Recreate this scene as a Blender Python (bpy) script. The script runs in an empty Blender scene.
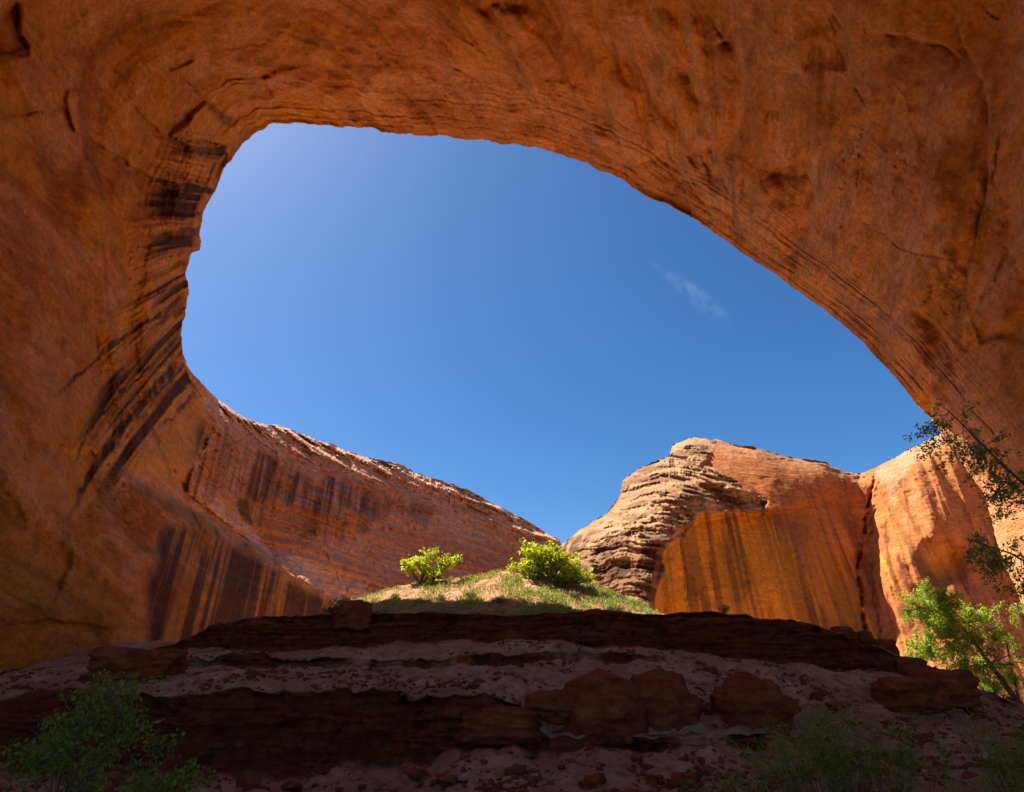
import bpy, math
import numpy as np
from mathutils import Vector

# ------------------------------------------------------------------ camera, sky, sun, exposure
scene = bpy.context.scene
W, H, F = 1024, 792, 560.0
CX, CY = 512.0, 396.0
PITCH = math.radians(28.0)
CAM = np.array([0.0, 0.0, 1.7])
CP, SP = math.cos(PITCH), math.sin(PITCH)

cam_data = bpy.data.cameras.new("camera")
cam_data.sensor_fit = 'HORIZONTAL'
cam_data.sensor_width = 36.0
cam_data.lens = 36.0 * F / W
cam_data.clip_start = 0.1
cam_data.clip_end = 5000.0
cam = bpy.data.objects.new("camera", cam_data)
cam.location = CAM
cam.rotation_euler = (math.pi / 2 + PITCH, 0, 0)
scene.collection.objects.link(cam)
scene.camera = cam

SUN_AZ, SUN_EL = math.radians(-70.0), math.radians(58.5)      # azimuth from +Y, positive towards +X
SUN_VEC = np.array([math.sin(SUN_AZ) * math.cos(SUN_EL), math.cos(SUN_AZ) * math.cos(SUN_EL), math.sin(SUN_EL)])
EXPOSURE = 1.5

world = bpy.data.worlds.new("World")
scene.world = world
world.use_nodes = True
wn, wl = world.node_tree.nodes, world.node_tree.links
wn.clear()
w_out = wn.new('ShaderNodeOutputWorld')
w_bg = wn.new('ShaderNodeBackground')
w_bg.inputs['Strength'].default_value = 0.06
sky = wn.new('ShaderNodeTexSky')
sky.sky_type = 'NISHITA'
sky.sun_disc = False
sky.sun_elevation = SUN_EL
sky.sun_rotation = SUN_AZ
sky.altitude = 1500.0
sky.air_density = 1.0
sky.dust_density = 2.4
sky.ozone_density = 3.0


def pdir(px, py):
    """unit directions of picture points (the camera's own geometry), world axes"""
    px = np.asarray(px, float); py = np.asarray(py, float)
    u = (px - CX) / F; v = (CY - py) / F
    d = np.stack([u, CP - v * SP, SP + v * CP], -1)
    return d / np.linalg.norm(d, axis=-1, keepdims=True)


def at(px, py, Y):
    """the point at depth Y (metres north of the camera) on a picture point's sight line"""
    d = pdir(px, py)
    return CAM + d * (np.asarray(Y, float) / d[..., 1])[..., None]


def to_px(P):
    """picture coordinates of world points in front of the camera"""
    q = np.asarray(P, float) - CAM
    dep = q[..., 1] * CP + q[..., 2] * SP
    up = -q[..., 1] * SP + q[..., 2] * CP
    dep = np.maximum(dep, 1e-3)
    return CX + F * q[..., 0] / dep, CY - F * up / dep


# a thin wisp of cirrus: part of the sky, placed by direction
def wmath(op, a, b=None):
    n = wn.new('ShaderNodeMath'); n.operation = op
    for k, x in enumerate((a, b)):
        if x is None: continue
        if isinstance(x, (int, float)): n.inputs[k].default_value = x
        else: wl.new(x, n.inputs[k])
    return n.outputs[0]

w_tc = wn.new('ShaderNodeTexCoord')
def wdot(vec):
    n = wn.new('ShaderNodeVectorMath'); n.operation = 'DOT_PRODUCT'
    wl.new(w_tc.outputs['Generated'], n.inputs[0]); n.inputs[1].default_value = tuple(vec)
    return n.outputs['Value']
c0 = pdir(690, 292); ca = pdir(724, 318) - pdir(650, 260); ca -= c0 * ca.dot(c0); half = np.linalg.norm(ca) / 2; ca /= np.linalg.norm(ca)
cb = np.cross(c0, ca)
along, across, front = wdot(ca / half), wdot(cb / (half * 0.28)), wdot(c0)
w_no = wn.new('ShaderNodeTexNoise'); w_no.inputs['Scale'].default_value = 60; w_no.inputs['Detail'].default_value = 6
wl.new(w_tc.outputs['Generated'], w_no.inputs['Vector'])
across2 = wmath('DIVIDE', across, wmath('MAXIMUM', wmath('ADD', wmath('MULTIPLY', along, 0.35), 0.7), 0.1))
rad = wmath('SQRT', wmath('ADD', wmath('MULTIPLY', along, along), wmath('MULTIPLY', across2, across2)))
fall = wmath('MAXIMUM', wmath('SUBTRACT', 1.15, rad), 0.0)
wisp = wmath('MULTIPLY', wmath('MULTIPLY', fall, wmath('GREATER_THAN', front, 0.5)),
             wmath('MAXIMUM', wmath('SUBTRACT', wmath('MULTIPLY', w_no.outputs['Fac'], 1.6), 0.55), 0.0))
w_mix = wn.new('ShaderNodeMixRGB'); w_mix.blend_type = 'MIX'
wl.new(wmath('MINIMUM', wmath('MULTIPLY', wisp, 0.13), 0.09), w_mix.inputs['Fac'])
w_hs = wn.new('ShaderNodeHueSaturation')
w_hs.inputs['Saturation'].default_value = 1.29
wl.new(sky.outputs['Color'], w_hs.inputs['Color'])
wl.new(w_hs.outputs['Color'], w_mix.inputs['Color1'])
w_mix.inputs['Color2'].default_value = (9.0, 10.0, 12.0, 1)
wl.new(w_mix.outputs['Color'], w_bg.inputs['Color'])
wl.new(w_bg.outputs['Background'], w_out.inputs['Surface'])

sun_data = bpy.data.lights.new("sun", 'SUN')
sun_data.energy = 5.0
sun_data.angle = math.radians(0.5)
sun_data.color = (1.0, 0.93, 0.82)
sun = bpy.data.objects.new("sun", sun_data)
sun.location = (-40, 30, 200)
sun.rotation_euler = Vector(SUN_VEC).to_track_quat('Z', 'Y').to_euler()
scene.collection.objects.link(sun)

vs = scene.view_settings
vs.view_transform = 'Standard'
vs.look = 'None'
vs.gamma = 1.0
vs.use_curve_mapping = False
vs.exposure = EXPOSURE
scene.cycles.max_bounces = 10
scene.cycles.diffuse_bounces = 7
scene.cycles.transmission_bounces = 4
scene.cycles.sample_clamp_indirect = 4.0
scene.cycles.use_denoising = True

# ------------------------------------------------------------------ numeric helpers
def hash3(ix, iy, iz, seed):
    h = ix * np.uint32(374761393) + iy * np.uint32(668265263) + iz * np.uint32(2147483647) + np.uint32((seed * 974634777) & 0xFFFFFFFF)
    h = (h ^ (h >> np.uint32(13))) * np.uint32(1274126177)
    h = (h ^ (h >> np.uint32(16))) * np.uint32(2246822519)
    return ((h ^ (h >> np.uint32(15))) & np.uint32(0xFFFFFF)).astype(np.float32) * np.float32(2.0 / 0xFFFFFF) - np.float32(1)


def vnoise(P, seed=0):
    P = np.asarray(P, np.float32)
    i = np.floor(P); f = P - i
    f = f * f * f * (f * (f * 6 - 15) + 10)
    u = i.astype(np.int32).view(np.uint32)
    x, y, z = u[..., 0], u[..., 1], u[..., 2]
    fx, fy, fz = f[..., 0], f[..., 1], f[..., 2]
    one = np.uint32(1)
    def lx(yy, zz):
        a = hash3(x, yy, zz, seed); return a + (hash3(x + one, yy, zz, seed) - a) * fx
    def ly(zz):
        a = lx(y, zz); return a + (lx(y + one, zz) - a) * fy
    a = ly(z)
    return a + (ly(z + one) - a) * fz


def fbm(P, octaves=5, seed=0, gain=0.5, lac=2.03):
    P = np.asarray(P, np.float32); a = 1.0; s = 0; t = 0
    for k in range(octaves):
        s = s + a * vnoise(P + np.float32(k * 17.13), seed + k); t += a
        a *= gain; P = P * np.float32(lac)
    return s / t * 1.6


def ridged(P, octaves=4, seed=0):
    P = np.asarray(P, np.float32); a = 1.0; s = 0; t = 0
    for k in range(octaves):
        s = s + a * (1 - np.abs(vnoise(P + np.float32(k * 9.7), seed + k)) * 2); t += a
        a *= 0.5; P = P * np.float32(2.07)
    return s / t


def sstep(a, b, x):
    t = np.clip((x - a) / (b - a), 0, 1)
    return t * t * (3 - 2 * t)


def steps(n, k, sharp=0.75):
    """a value turned into k soft stairs per unit: spalled slabs and conchoidal flakes"""
    q = n * k; i = np.floor(q); f = q - i
    return (i + sstep(sharp, 1.0, f)) / k


def blocks(x, y, z, wx_, wz_, seed, jag=.35):
    """beds broken by joints: one offset -1..1 per block, sharp at its edges"""
    q = np.stack([x / wx_, y / wx_, z / wz_], -1)
    zz = z / wz_ + jag * fbm(q * .35, 3, seed)
    iz = np.floor(zz).astype(np.int32)
    one = np.zeros_like(iz)
    u = lambda a: a.astype(np.int32).view(np.uint32)
    sh = hash3(u(iz), u(one), u(one), seed) * 3
    xx = (x + .45 * y) / (wx_ * (1 + .5 * hash3(u(iz), u(one + 1), u(one), seed + 1))) + sh + jag * .6 * fbm(q * .8 + 7, 3, seed + 2)
    ix = np.floor(xx).astype(np.int32)
    return hash3(u(iz), u(ix), u(one), seed + 3).astype(float)


def seg_dist(px, py, line):
    """distance to a polyline, side (+ on the right of travel, y down) and position along it 0..1"""
    line = np.asarray(line, float)
    best = np.full(px.shape, 1e9); side = np.zeros(px.shape); pos = np.zeros(px.shape)
    L = np.linalg.norm(np.diff(line, axis=0), axis=1); cum = np.concatenate([[0], np.cumsum(L)])
    for k in range(len(line) - 1):
        a, b = line[k], line[k + 1]; d = b - a
        t = np.clip(((px - a[0]) * d[0] + (py - a[1]) * d[1]) / (d @ d), 0, 1)
        qx, qy = px - (a[0] + t * d[0]), py - (a[1] + t * d[1])
        dist = np.hypot(qx, qy)
        s = np.sign(d[0] * (py - a[1]) - d[1] * (px - a[0]))
        m = dist < best
        best = np.where(m, dist, best); side = np.where(m, s, side)
        pos = np.where(m, (cum[k] + t * L[k]) / cum[-1], pos)
    return best, side, pos


def inside(px, py, poly):
    poly = np.asarray(poly, float); r = np.zeros(px.shape, bool); j = len(poly) - 1
    for i in range(len(poly)):
        xi, yi = poly[i]; xj, yj = poly[j]
        c = ((yi > py) != (yj > py)) & (px < (xj - xi) * (py - yi) / (yj - yi + 1e-9) + xi)
        r ^= c; j = i
    return r


def poly_mask(px, py, poly, soft=6.0):
    """1 inside, 0 outside, soft edge of that many picture units"""
    d, _, _ = seg_dist(px, py, list(poly) + [poly[0]])
    sd = np.where(inside(px, py, poly), d, -d)
    return sstep(-soft, soft, sd)


class RBF:
    def __init__(self, pts, vals, smooth=0.0):
        self.p = np.asarray(pts, float); n = len(self.p)
        d = np.linalg.norm(self.p[:, None] - self.p[None], axis=-1)
        A = self.k(d) + np.eye(n) * smooth
        Q = np.hstack([np.ones((n, 1)), self.p]); m = Q.shape[1]
        M = np.block([[A, Q], [Q.T, np.zeros((m, m))]])
        self.w = np.linalg.lstsq(M, np.concatenate([vals, np.zeros(m)]), rcond=None)[0]

    @staticmethod
    def k(d):
        return d ** 3 * 0 + d * d * np.log(d + 1e-9)

    def __call__(self, x):
        sh = x.shape[:-1]; x = x.reshape(-1, x.shape[-1]); out = np.empty(len(x)); n = len(self.p)
        for s in range(0, len(x), 60000):
            c = x[s:s + 60000]
            d = np.linalg.norm(c[:, None] - self.p[None], axis=-1)
            out[s:s + 60000] = self.k(d) @ self.w[:n] + self.w[n] + c @ self.w[n + 1:]
        return out.reshape(sh)


def mesh_obj(name, V, faces, mat, parent=None, origin=None, attrs=None, smooth=True, mats=None, face_mat=None):
    """one mesh object from arrays; faces is an (n,3) or (n,4) index array"""
    V = np.asarray(V, float); faces = np.asarray(faces, np.int32)
    if origin is not None: V = V - np.asarray(origin)
    me = bpy.data.meshes.new(name)
    k = faces.shape[1]
    me.vertices.add(len(V)); me.vertices.foreach_set("co", V.astype(np.float32).ravel())
    me.loops.add(faces.size); me.loops.foreach_set("vertex_index", faces.ravel())
    me.polygons.add(len(faces)); me.polygons.foreach_set("loop_start", np.arange(0, faces.size, k, dtype=np.int32))
    me.polygons.foreach_set("loop_total", np.full(len(faces), k, np.int32))
    me.update(calc_edges=True)
    if smooth: me.polygons.foreach_set("use_smooth", np.ones(len(faces), bool))
    for an, av in (attrs or {}).items():
        a = me.color_attributes.new(an, 'FLOAT_COLOR', 'POINT')
        a.data.foreach_set("color", av.astype(np.float32).ravel())
    me.materials.append(mat)
    o = bpy.data.objects.new(name, me)
    if origin is not None: o.location = origin
    if parent is not None: o.parent = parent
    scene.collection.objects.link(o)
    return o


def tag(o, label=None, cat=None, group=None, kind=None):
    if label: o["label"] = label
    if cat: o["category"] = cat
    if group: o["group"] = group
    if kind: o["kind"] = kind
    return o


def grid_faces(nr, nc, wrap=False):
    r = np.arange(nr - 1)[:, None]; c = np.arange(nc if wrap else nc - 1)[None]
    c2 = (c + 1) % nc
    return np.stack([r * nc + c, r * nc + c2, (r + 1) * nc + c2, (r + 1) * nc + c], -1).reshape(-1, 4)


def compact(V, faces, attrs):
    used = np.unique(faces); idx = np.full(len(V), -1, np.int64); idx[used] = np.arange(len(used))
    return V[used], idx[faces], {k: a[used] for k, a in attrs.items()}


# ------------------------------------------------------------------ materials
class Mat:
    def __init__(self, name):
        self.m = bpy.data.materials.new(name); self.m.use_nodes = True
        self.n, self.l = self.m.node_tree.nodes, self.m.node_tree.links
        self.n.clear()
        self.out = self.n.new('ShaderNodeOutputMaterial')

    def put(self, sock, x):
        if x is None: return
        if hasattr(x, 'is_output'): self.l.new(x, sock)
        elif isinstance(x, (tuple, list)) and len(x) == 3 and sock.type == 'RGBA': sock.default_value = (*x, 1)
        else: sock.default_value = x

    def pos(self, scale=(1, 1, 1)):
        g = self.n.new('ShaderNodeNewGeometry'); mp = self.n.new('ShaderNodeMapping')
        self.l.new(g.outputs['Position'], mp.inputs['Vector']); mp.inputs['Scale'].default_value = scale
        return mp.outputs['Vector']

    def noise(self, vec, scale, detail=6, rough=0.55, dist=0.0):
        t = self.n.new('ShaderNodeTexNoise'); self.put(t.inputs['Vector'], vec)
        t.inputs['Scale'].default_value = scale; t.inputs['Detail'].default_value = detail
        t.inputs['Roughness'].default_value = rough; t.inputs['Distortion'].default_value = dist
        return t.outputs['Fac']

    def ramp(self, fac, stops):
        r = self.n.new('ShaderNodeValToRGB'); self.put(r.inputs['Fac'], fac)
        while len(r.color_ramp.elements) < len(stops): r.color_ramp.elements.new(0.5)
        for e, (p, c) in zip(r.color_ramp.elements, stops):
            e.position = p; e.color = (*c, 1) if isinstance(c, tuple) else (c, c, c, 1)
        return r.outputs['Color']

    def mix(self, fac, a, b, mode='MIX'):
        m = self.n.new('ShaderNodeMixRGB'); m.blend_type = mode
        self.put(m.inputs['Fac'], fac); self.put(m.inputs['Color1'], a); self.put(m.inputs['Color2'], b)
        return m.outputs['Color']

    def math(self, op, a, b=None):
        m = self.n.new('ShaderNodeMath'); m.operation = op
        self.put(m.inputs[0], a); self.put(m.inputs[1], b)
        return m.outputs[0]

    def attr(self, name):
        a = self.n.new('ShaderNodeAttribute'); a.attribute_name = name
        s = self.n.new('ShaderNodeSeparateColor'); self.l.new(a.outputs['Color'], s.inputs['Color'])
        return s.outputs[0], s.outputs[1], s.outputs[2]

    def bump(self, h, strength, dist, prev=None):
        b = self.n.new('ShaderNodeBump'); self.put(b.inputs['Height'], h)
        b.inputs['Strength'].default_value = strength; b.inputs['Distance'].default_value = dist
        if prev: self.l.new(prev, b.inputs['Normal'])
        return b.outputs['Normal']

    def finish(self, color, rough=0.9, normal=None, spec=0.15):
        p = self.n.new('ShaderNodeBsdfPrincipled')
        self.put(p.inputs['Base Color'], color); self.put(p.inputs['Roughness'], rough)
        p.inputs['Specular IOR Level'].default_value = spec
        if normal: self.l.new(normal, p.inputs['Normal'])
        self.l.new(p.outputs['BSDF'], self.out.inputs['Surface'])
        return self.m


def rock_material(name, dark, mid, light, pale, amber, varnish, fine=1.0):
    """sandstone: mask R = desert varnish, G = pale rock, also painted sunlit tone, B = ochre / amber rock"""
    k = Mat(name)
    big = k.noise(k.pos((1, 1, 1.6)), 0.055 * fine, 7, 0.6, 0.6)
    med = k.noise(k.pos((1, 1, 2.2)), 0.35 * fine, 8, 0.62, 0.3)
    grain = k.noise(k.pos((1, 1, 1.4)), 2.6 * fine, 6, 0.7)
    layer = k.noise(k.pos((0.10, 0.10, 1.9)), 0.9 * fine, 7, 0.6, 0.4)
    col = k.ramp(big, [(0.32, dark), (0.5, mid), (0.68, light)])
    col = k.mix(k.ramp(med, [(0.36, 0.55), (0.5, 0.0)]), col, tuple(x * 0.66 for x in dark))
    col = k.mix(k.ramp(med, [(0.56, 0.0), (0.72, 0.5)]), col, light)
    v, p, a = k.attr("mask")
    brk = k.ramp(med, [(0.3, 0.55), (0.6, 1.0)])
    col = k.mix(k.math('MULTIPLY', a, 0.92), col, amber)
    col = k.mix(k.math('MULTIPLY', p, brk), col, pale)
    col = k.mix(k.math('MULTIPLY', k.ramp(layer, [(0.42, 0.0), (0.62, 0.34)]), k.math('SUBTRACT', 1.0, a)), col, tuple(x * 0.6 for x in mid))
    vv = k.math('MULTIPLY', v, k.ramp(grain, [(0.3, 0.72), (0.6, 1.0)]))
    col = k.mix(k.math('MINIMUM', vv, 0.95), col, varnish)
    col = k.mix(0.8, col, k.ramp(grain, [(0.30, 0.62), (0.5, 1.0), (0.70, 1.35)]), 'MULTIPLY')
    speck = k.noise(k.pos(), 1.1 * fine, 9, 0.75)
    col = k.mix(0.7, col, k.ramp(speck, [(0.34, 0.62), (0.5, 1.0), (0.66, 1.30)]), 'MULTIPLY')
    n = k.bump(k.math('MULTIPLY', layer, k.math('SUBTRACT', 1.0, k.math('MULTIPLY', a, .85))), 0.4, 0.8 / fine)
    n = k.bump(med, 0.5, 1.1 / fine, n)
    n = k.bump(grain, 0.4, 0.22 / fine, n)
    return k.finish(col, 0.93, n, 0.12)


M_ALCOVE = rock_material("alcove sandstone", (.34, .108, .018), (.45, .16, .028), (.53, .21, .046), (.62, .30, .14), (.49, .185, .016), (.035, .018, .015))
M_CLIFF = rock_material("canyon sandstone", (.31, .11, .055), (.42, .165, .085), (.52, .235, .135), (.64, .38, .25), (.47, .17, .03), (.045, .018, .014))
M_BUTTE = rock_material("butte sandstone", (.32, .095, .028), (.42, .135, .038), (.50, .18, .058), (.36, .235, .13), (.60, .235, .016), (.075, .028, .014))


def ground_material():
    k = Mat("bank earth")
    big = k.noise(k.pos(), 0.35, 6, 0.6, 0.4)
    med = k.noise(k.pos(), 2.2, 8, 0.65)
    fine = k.noise(k.pos(), 11.0, 5, 0.7)
    lay = k.noise(k.pos((0.25, 0.25, 5.0)), 1.0, 6, 0.6, 0.3)
    led, grs, san = k.attr("mask")
    soil = k.ramp(med, [(0.32, (.26, .10, .055)), (0.48, (.56, .285, .17)), (0.66, (.70, .41, .27))])
    soil = k.mix(k.ramp(big, [(0.4, 0.0), (0.62, 0.75)]), soil, (.40, .18, .10))
    soil = k.mix(k.ramp(fine, [(0.62, 0.0), (0.7, 0.7)]), soil, (.20, .07, .035))
    ledge = k.ramp(lay, [(0.3, (.15, .032, .013)), (0.52, (.26, .058, .023)), (0.72, (.37, .10, .045))])
    ledge = k.mix(k.ramp(med, [(0.35, 0.6), (0.5, 0.0)]), ledge, (.07, .016, .008))
    col = k.mix(k.math('MINIMUM', k.math('MULTIPLY', led, 1.0), 1.0), soil, ledge)
    dry = k.ramp(med, [(0.3, (.2, .09, .04)), (0.5, (.32, .18, .08)), (0.7, (.42, .30, .14))])
    col = k.mix(grs, col, dry)
    col = k.mix(san, col, (.46, .26, .15))
    n = k.bump(lay, 0.3, 0.25)
    n = k.bump(med, 1.0, 0.32, n)
    n = k.bump(fine, 0.9, 0.09, n)
    return k.finish(col, 0.95, n, 0.1)


M_GROUND = ground_material()


def stone_material(name, a, b, c):
    k = Mat(name)
    n1 = k.noise(k.pos((1, 1, 2.5)), 1.6, 7, 0.62, 0.3)
    n2 = k.noise(k.pos(), 9.0, 6, 0.7)
    col = k.ramp(n1, [(0.3, a), (0.5, b), (0.7, c)])
    col = k.mix(0.6, col, k.ramp(n2, [(0.3, 0.7), (0.5, 1.0), (0.75, 1.25)]), 'MULTIPLY')
    n = k.bump(n1, 0.6, 0.25); n = k.bump(n2, 0.5, 0.06, n)
    return k.finish(col, 0.95, n, 0.1)


M_STONE = stone_material("dark red stone", (.13, .027, .011), (.22, .050, .021), (.32, .088, .042))


def leaf_material(name, a, b, c, trans=0.45):
    k = Mat(name)
    n1 = k.noise(k.pos(), 1.3, 4, 0.6)
    oi = k.attr("mask")[0]
    col = k.ramp(k.math('ADD', k.math('MULTIPLY', n1, 0.5), k.math('MULTIPLY', oi, 0.5)), [(0.2, a), (0.5, b), (0.8, c)])
    d = k.n.new('ShaderNodeBsdfPrincipled'); k.put(d.inputs['Base Color'], col); d.inputs['Roughness'].default_value = 0.6
    d.inputs['Specular IOR Level'].default_value = 0.25
    t = k.n.new('ShaderNodeBsdfTranslucent'); k.put(t.inputs['Color'], k.mix(1.0, col, (1.25, 1.2, 0.6), 'MULTIPLY'))
    m = k.n.new('ShaderNodeMixShader'); m.inputs[0].default_value = trans
    k.l.new(d.outputs[0], m.inputs[1]); k.l.new(t.outputs[0], m.inputs[2])
    k.l.new(m.outputs[0], k.out.inputs['Surface'])
    return k.m


M_LEAF_SUN = leaf_material("spring leaves", (.28, .34, .02), (.44, .50, .03), (.58, .62, .06))
M_LEAF = leaf_material("willow leaves", (.09, .17, .02), (.14, .26, .03), (.22, .36, .05))
M_LEAF_NEAR = leaf_material("shrub leaves", (.12, .18, .02), (.18, .26, .03), (.26, .36, .05))
M_LEAF_OLIVE = leaf_material("olive leaves", (.20, .23, .06), (.30, .33, .09), (.40, .42, .14), .6)
M_LEAF_GREY = leaf_material("feathery leaves", (.11, .17, .03), (.17, .25, .045), (.24, .32, .075))
M_GRASS = leaf_material("dry grass", (.14, .22, .04), (.32, .36, .09), (.48, .46, .16), 0.3)
M_SAGE = leaf_material("grey scrub leaves", (.09, .095, .04), (.14, .14, .065), (.20, .19, .10), 0.25)


def bark_material(name, a, b):
    k = Mat(name)
    n1 = k.noise(k.pos((4, 4, 0.8)), 4.0, 6, 0.65)
    return k.finish(k.ramp(n1, [(0.3, a), (0.7, b)]), 0.9, k.bump(n1, 0.6, 0.03), 0.1)


M_BARK = bark_material("grey brown bark", (.07, .045, .03), (.20, .145, .10))

# ------------------------------------------------------------------ the alcove: one shell of rock with the sky opening in it
RIM = [(560, 541), (540, 528.5), (520, 517), (500, 507), (485, 499), (470, 491), (450, 483), (425, 476), (400, 465), (389, 461.5), (370, 458), (350, 452),
       (330, 444), (307, 436), (290, 429), (277, 424), (268, 425), (246, 419), (232, 411), (219, 400), (206, 388), (198, 380), (190, 370), (186, 363), (182.5, 349),
       (181, 335), (181.5, 323), (187, 309), (188, 290), (186, 275), (188, 266), (193, 252.5), (199.5, 250), (199.5, 235), (201.5, 219), (213, 192), (227, 164),
       (239, 149), (254, 133), (270, 124.5), (278, 123), (313, 124.5), (337, 126.4), (376, 129), (382, 132.5), (400, 134), (430, 136), (463, 139), (500, 143),
       (522, 145), (557, 153), (600, 170), (626, 181.5), (632, 188), (647, 197), (683, 213), (714, 233), (750, 258), (769, 270), (795, 288), (820, 307),
       (845, 327), (862, 341), (872, 353), (895, 378), (914, 400), (929, 417), (944, 436), (957, 455), (970, 475), (982, 491), (991, 519), (997, 545),
       (1003, 563), (1016, 586), (1034, 640), (1050, 720)]
OC = np.array(pdir(470, 330))                                  # axis of the opening
E1 = np.cross(OC, [0, 0, 1.0]); E1 /= np.linalg.norm(E1)       # to the right
E2 = np.cross(E1, OC)                                          # upwards


def polar(d):
    return np.arctan2(d @ E2, d @ E1), np.arccos(np.clip(d @ OC, -1, 1))


rim_dir = pdir([p[0] for p in RIM], [p[1] for p in RIM])
r_psi, r_rho = polar(rim_dir)
r_psi = np.where(r_psi < math.radians(-57), r_psi + 2 * math.pi, r_psi)   # travel from the notch, over the top, to the pillar
o = np.argsort(-r_psi); r_psi, r_rho = r_psi[o], r_rho[o]
psi_hi, psi_lo = r_psi[0], r_psi[-1]

# distance of the rock along sight lines (picture x, y, metres); then directions out of the picture
CTRL = [(400, 135, 108), (300, 124, 110), (250, 137, 108), (215, 190, 102), (195, 250, 98), (183, 320, 100), (186, 363, 104),
        (219, 400, 118), (277, 424, 148), (350, 452, 172), (425, 476, 198), (500, 507, 228), (560, 541, 252),
        (522, 145, 104), (647, 197, 98), (750, 258, 92), (845, 327, 84), (905, 390, 76), (932, 415, 75), (950, 445, 80), (985, 500, 80), (1010, 575, 76),
        (400, 60, 98), (400, 0, 90), (250, 60, 95), (600, 60, 88), (600, 0, 80), (750, 100, 76), (750, 0, 68), (900, 200, 70), (900, 100, 66), (900, 0, 60),
        (1020, 100, 58), (1020, 250, 60), (900, 345, 75), (1000, 350, 64), (930, 385, 73), (965, 395, 69), (958, 420, 70), (980, 444, 66), (1024, 478, 61), (1060, 510, 58),
        (100, 0, 80), (0, 0, 72), (100, 120, 82), (0, 150, 70), (100, 250, 78), (0, 300, 64), (150, 330, 90), (100, 400, 76), (0, 450, 62), (60, 520, 67),
        (150, 450, 86), (50, 640, 58), (0, 640, 54), (150, 640, 74), (200, 590, 84), (150, 540, 80), (270, 600, 104), (320, 612, 122),
        (230, 470, 116), (300, 500, 138), (260, 540, 118), (400, 540, 168), (400, 590, 152), (480, 570, 190), (560, 600, 220), (300, 560, 118)]
cd = [pdir(a, b) for a, b, _ in CTRL]; cr = [c for _, _, c in CTRL]
def away(az, el, R):
    a, e = math.radians(az), math.radians(el)
    cd.append(np.array([math.sin(a) * math.cos(e), math.cos(a) * math.cos(e), math.sin(e)])); cr.append(R)
for a in (-180, -135, -90, 90, 135): away(a, 5, 45); away(a, 35, 46); away(a, -30, 45)
for a in (-160, -70, 20, 110): away(a, 75, 62)
away(0, -60, 50); away(60, 10, 58); away(55, -10, 60); away(-60, -10, 50)
R_FIELD = RBF(np.array(cd), np.log(np.array(cr)), 0.002)


def alcove_surface():
    # psi samples, denser where the picture shows most; rho rows from the rim outwards
    psi = np.linspace(psi_hi, psi_lo, 1500)
    rho_rim = np.interp(-psi, -r_psi, r_rho)
    chips = fbm(np.stack([psi * 26, psi * 0, psi * 0], -1), 5, 11, .62)
    rho_rim = rho_rim + .0022 * chips + .0022 * (steps(chips, 3, .8) - chips)
    s = np.concatenate([[0.0, .0008, .0018, .003], np.linspace(.0045, .62, 400), np.linspace(.63, 2.2, 60)])
    ps, ss = np.meshgrid(psi, s)
    rho = np.minimum(rho_rim[None] + ss, 2.75)
    d = np.cos(rho)[..., None] * OC + np.sin(rho)[..., None] * (np.cos(ps)[..., None] * E1 + np.sin(ps)[..., None] * E2)
    return d, ss, ps, rho_rim


d, ss, ps, RHO_RIM = alcove_surface()
R = np.exp(R_FIELD(d))
P0 = CAM + d * R[..., None]
px, py = to_px(P0)
front = (d @ np.array([0, CP, SP])) > 0.15
px = np.where(front, px, -3000.0); py = np.where(front, py, -3000.0)
wx = px + 7 * fbm(P0 * .12, 3, 5); wy = py + 7 * fbm(P0 * .12, 3, 6)      # wandering copies for natural edges
sx = px + 2.2 * fbm(P0 * .5, 3, 7); sy = py + 2.2 * fbm(P0 * .5, 3, 8)
mask = np.zeros(px.shape + (4,)); mask[..., 3] = 1
rel = np.zeros(px.shape)                                                  # relief: metres away from the camera
near_rim = np.exp(-ss / .05)
left_cliff_line = [(178, 352), (196, 395), (212, 425), (206, 445), (192, 470), (186, 492), (215, 515), (252, 543), (290, 570), (330, 600), (360, 640)]
dl, sl, _ = seg_dist(px, py, left_cliff_line)
far_left = (sl < 0) & (px > 150) & (py > 355) & (px < 700)                # the canyon cliff beyond the alcove


def line(pts, w, amp, taper=True, broken=True):
    """a crack or edge: rel gains amp along it"""
    global rel
    dd, sd, t = seg_dist(sx, sy, pts)
    e = np.sin(np.pi * np.clip(t, 0.02, .98)) ** .4 if taper else 1.0
    if broken: e = e * np.clip(.72 + 1.0 * fbm(P0 * .45, 3, 23), .12, 1)
    rel += amp * e * np.exp(-(dd / w) ** 2)
    return dd, sd, t, e


def ledge(pts, width, amp, sharp=2.0):
    """a step in the rock: the right-hand side of travel (picture y down) lies amp metres further, fading over width"""
    global rel
    dd, sd, t = seg_dist(sx, sy, pts)
    e = np.sin(np.pi * np.clip(t, 0, 1)) ** .5 * np.clip(.8 + .5 * fbm(P0 * .2, 3, 24), .2, 1.1)
    s_ = dd * sd
    rel += amp * e * sstep(-sharp, sharp, s_) * np.exp(-np.maximum(s_, 0) / width)


def stain(pts, w, strength, ch=0, w2=None, feather=.45):
    dd, sd, t = seg_dist(sx, sy, pts)
    ww = 1.25 * (w if w2 is None else w + (w2 - w) * t)
    ww = ww * (0.75 + .45 * fbm(P0 * .35, 3, 21))
    m = sstep(1.0, feather, dd / np.maximum(ww, .3)) * np.clip(np.minimum(t / .06, (1 - t) / .16), 0, 1)
    m *= strength * np.clip(1.0 + .4 * fbm(P0 * .8, 3, 22), 0, 1.15)
    mask[..., ch] = np.maximum(mask[..., ch], m)


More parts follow.
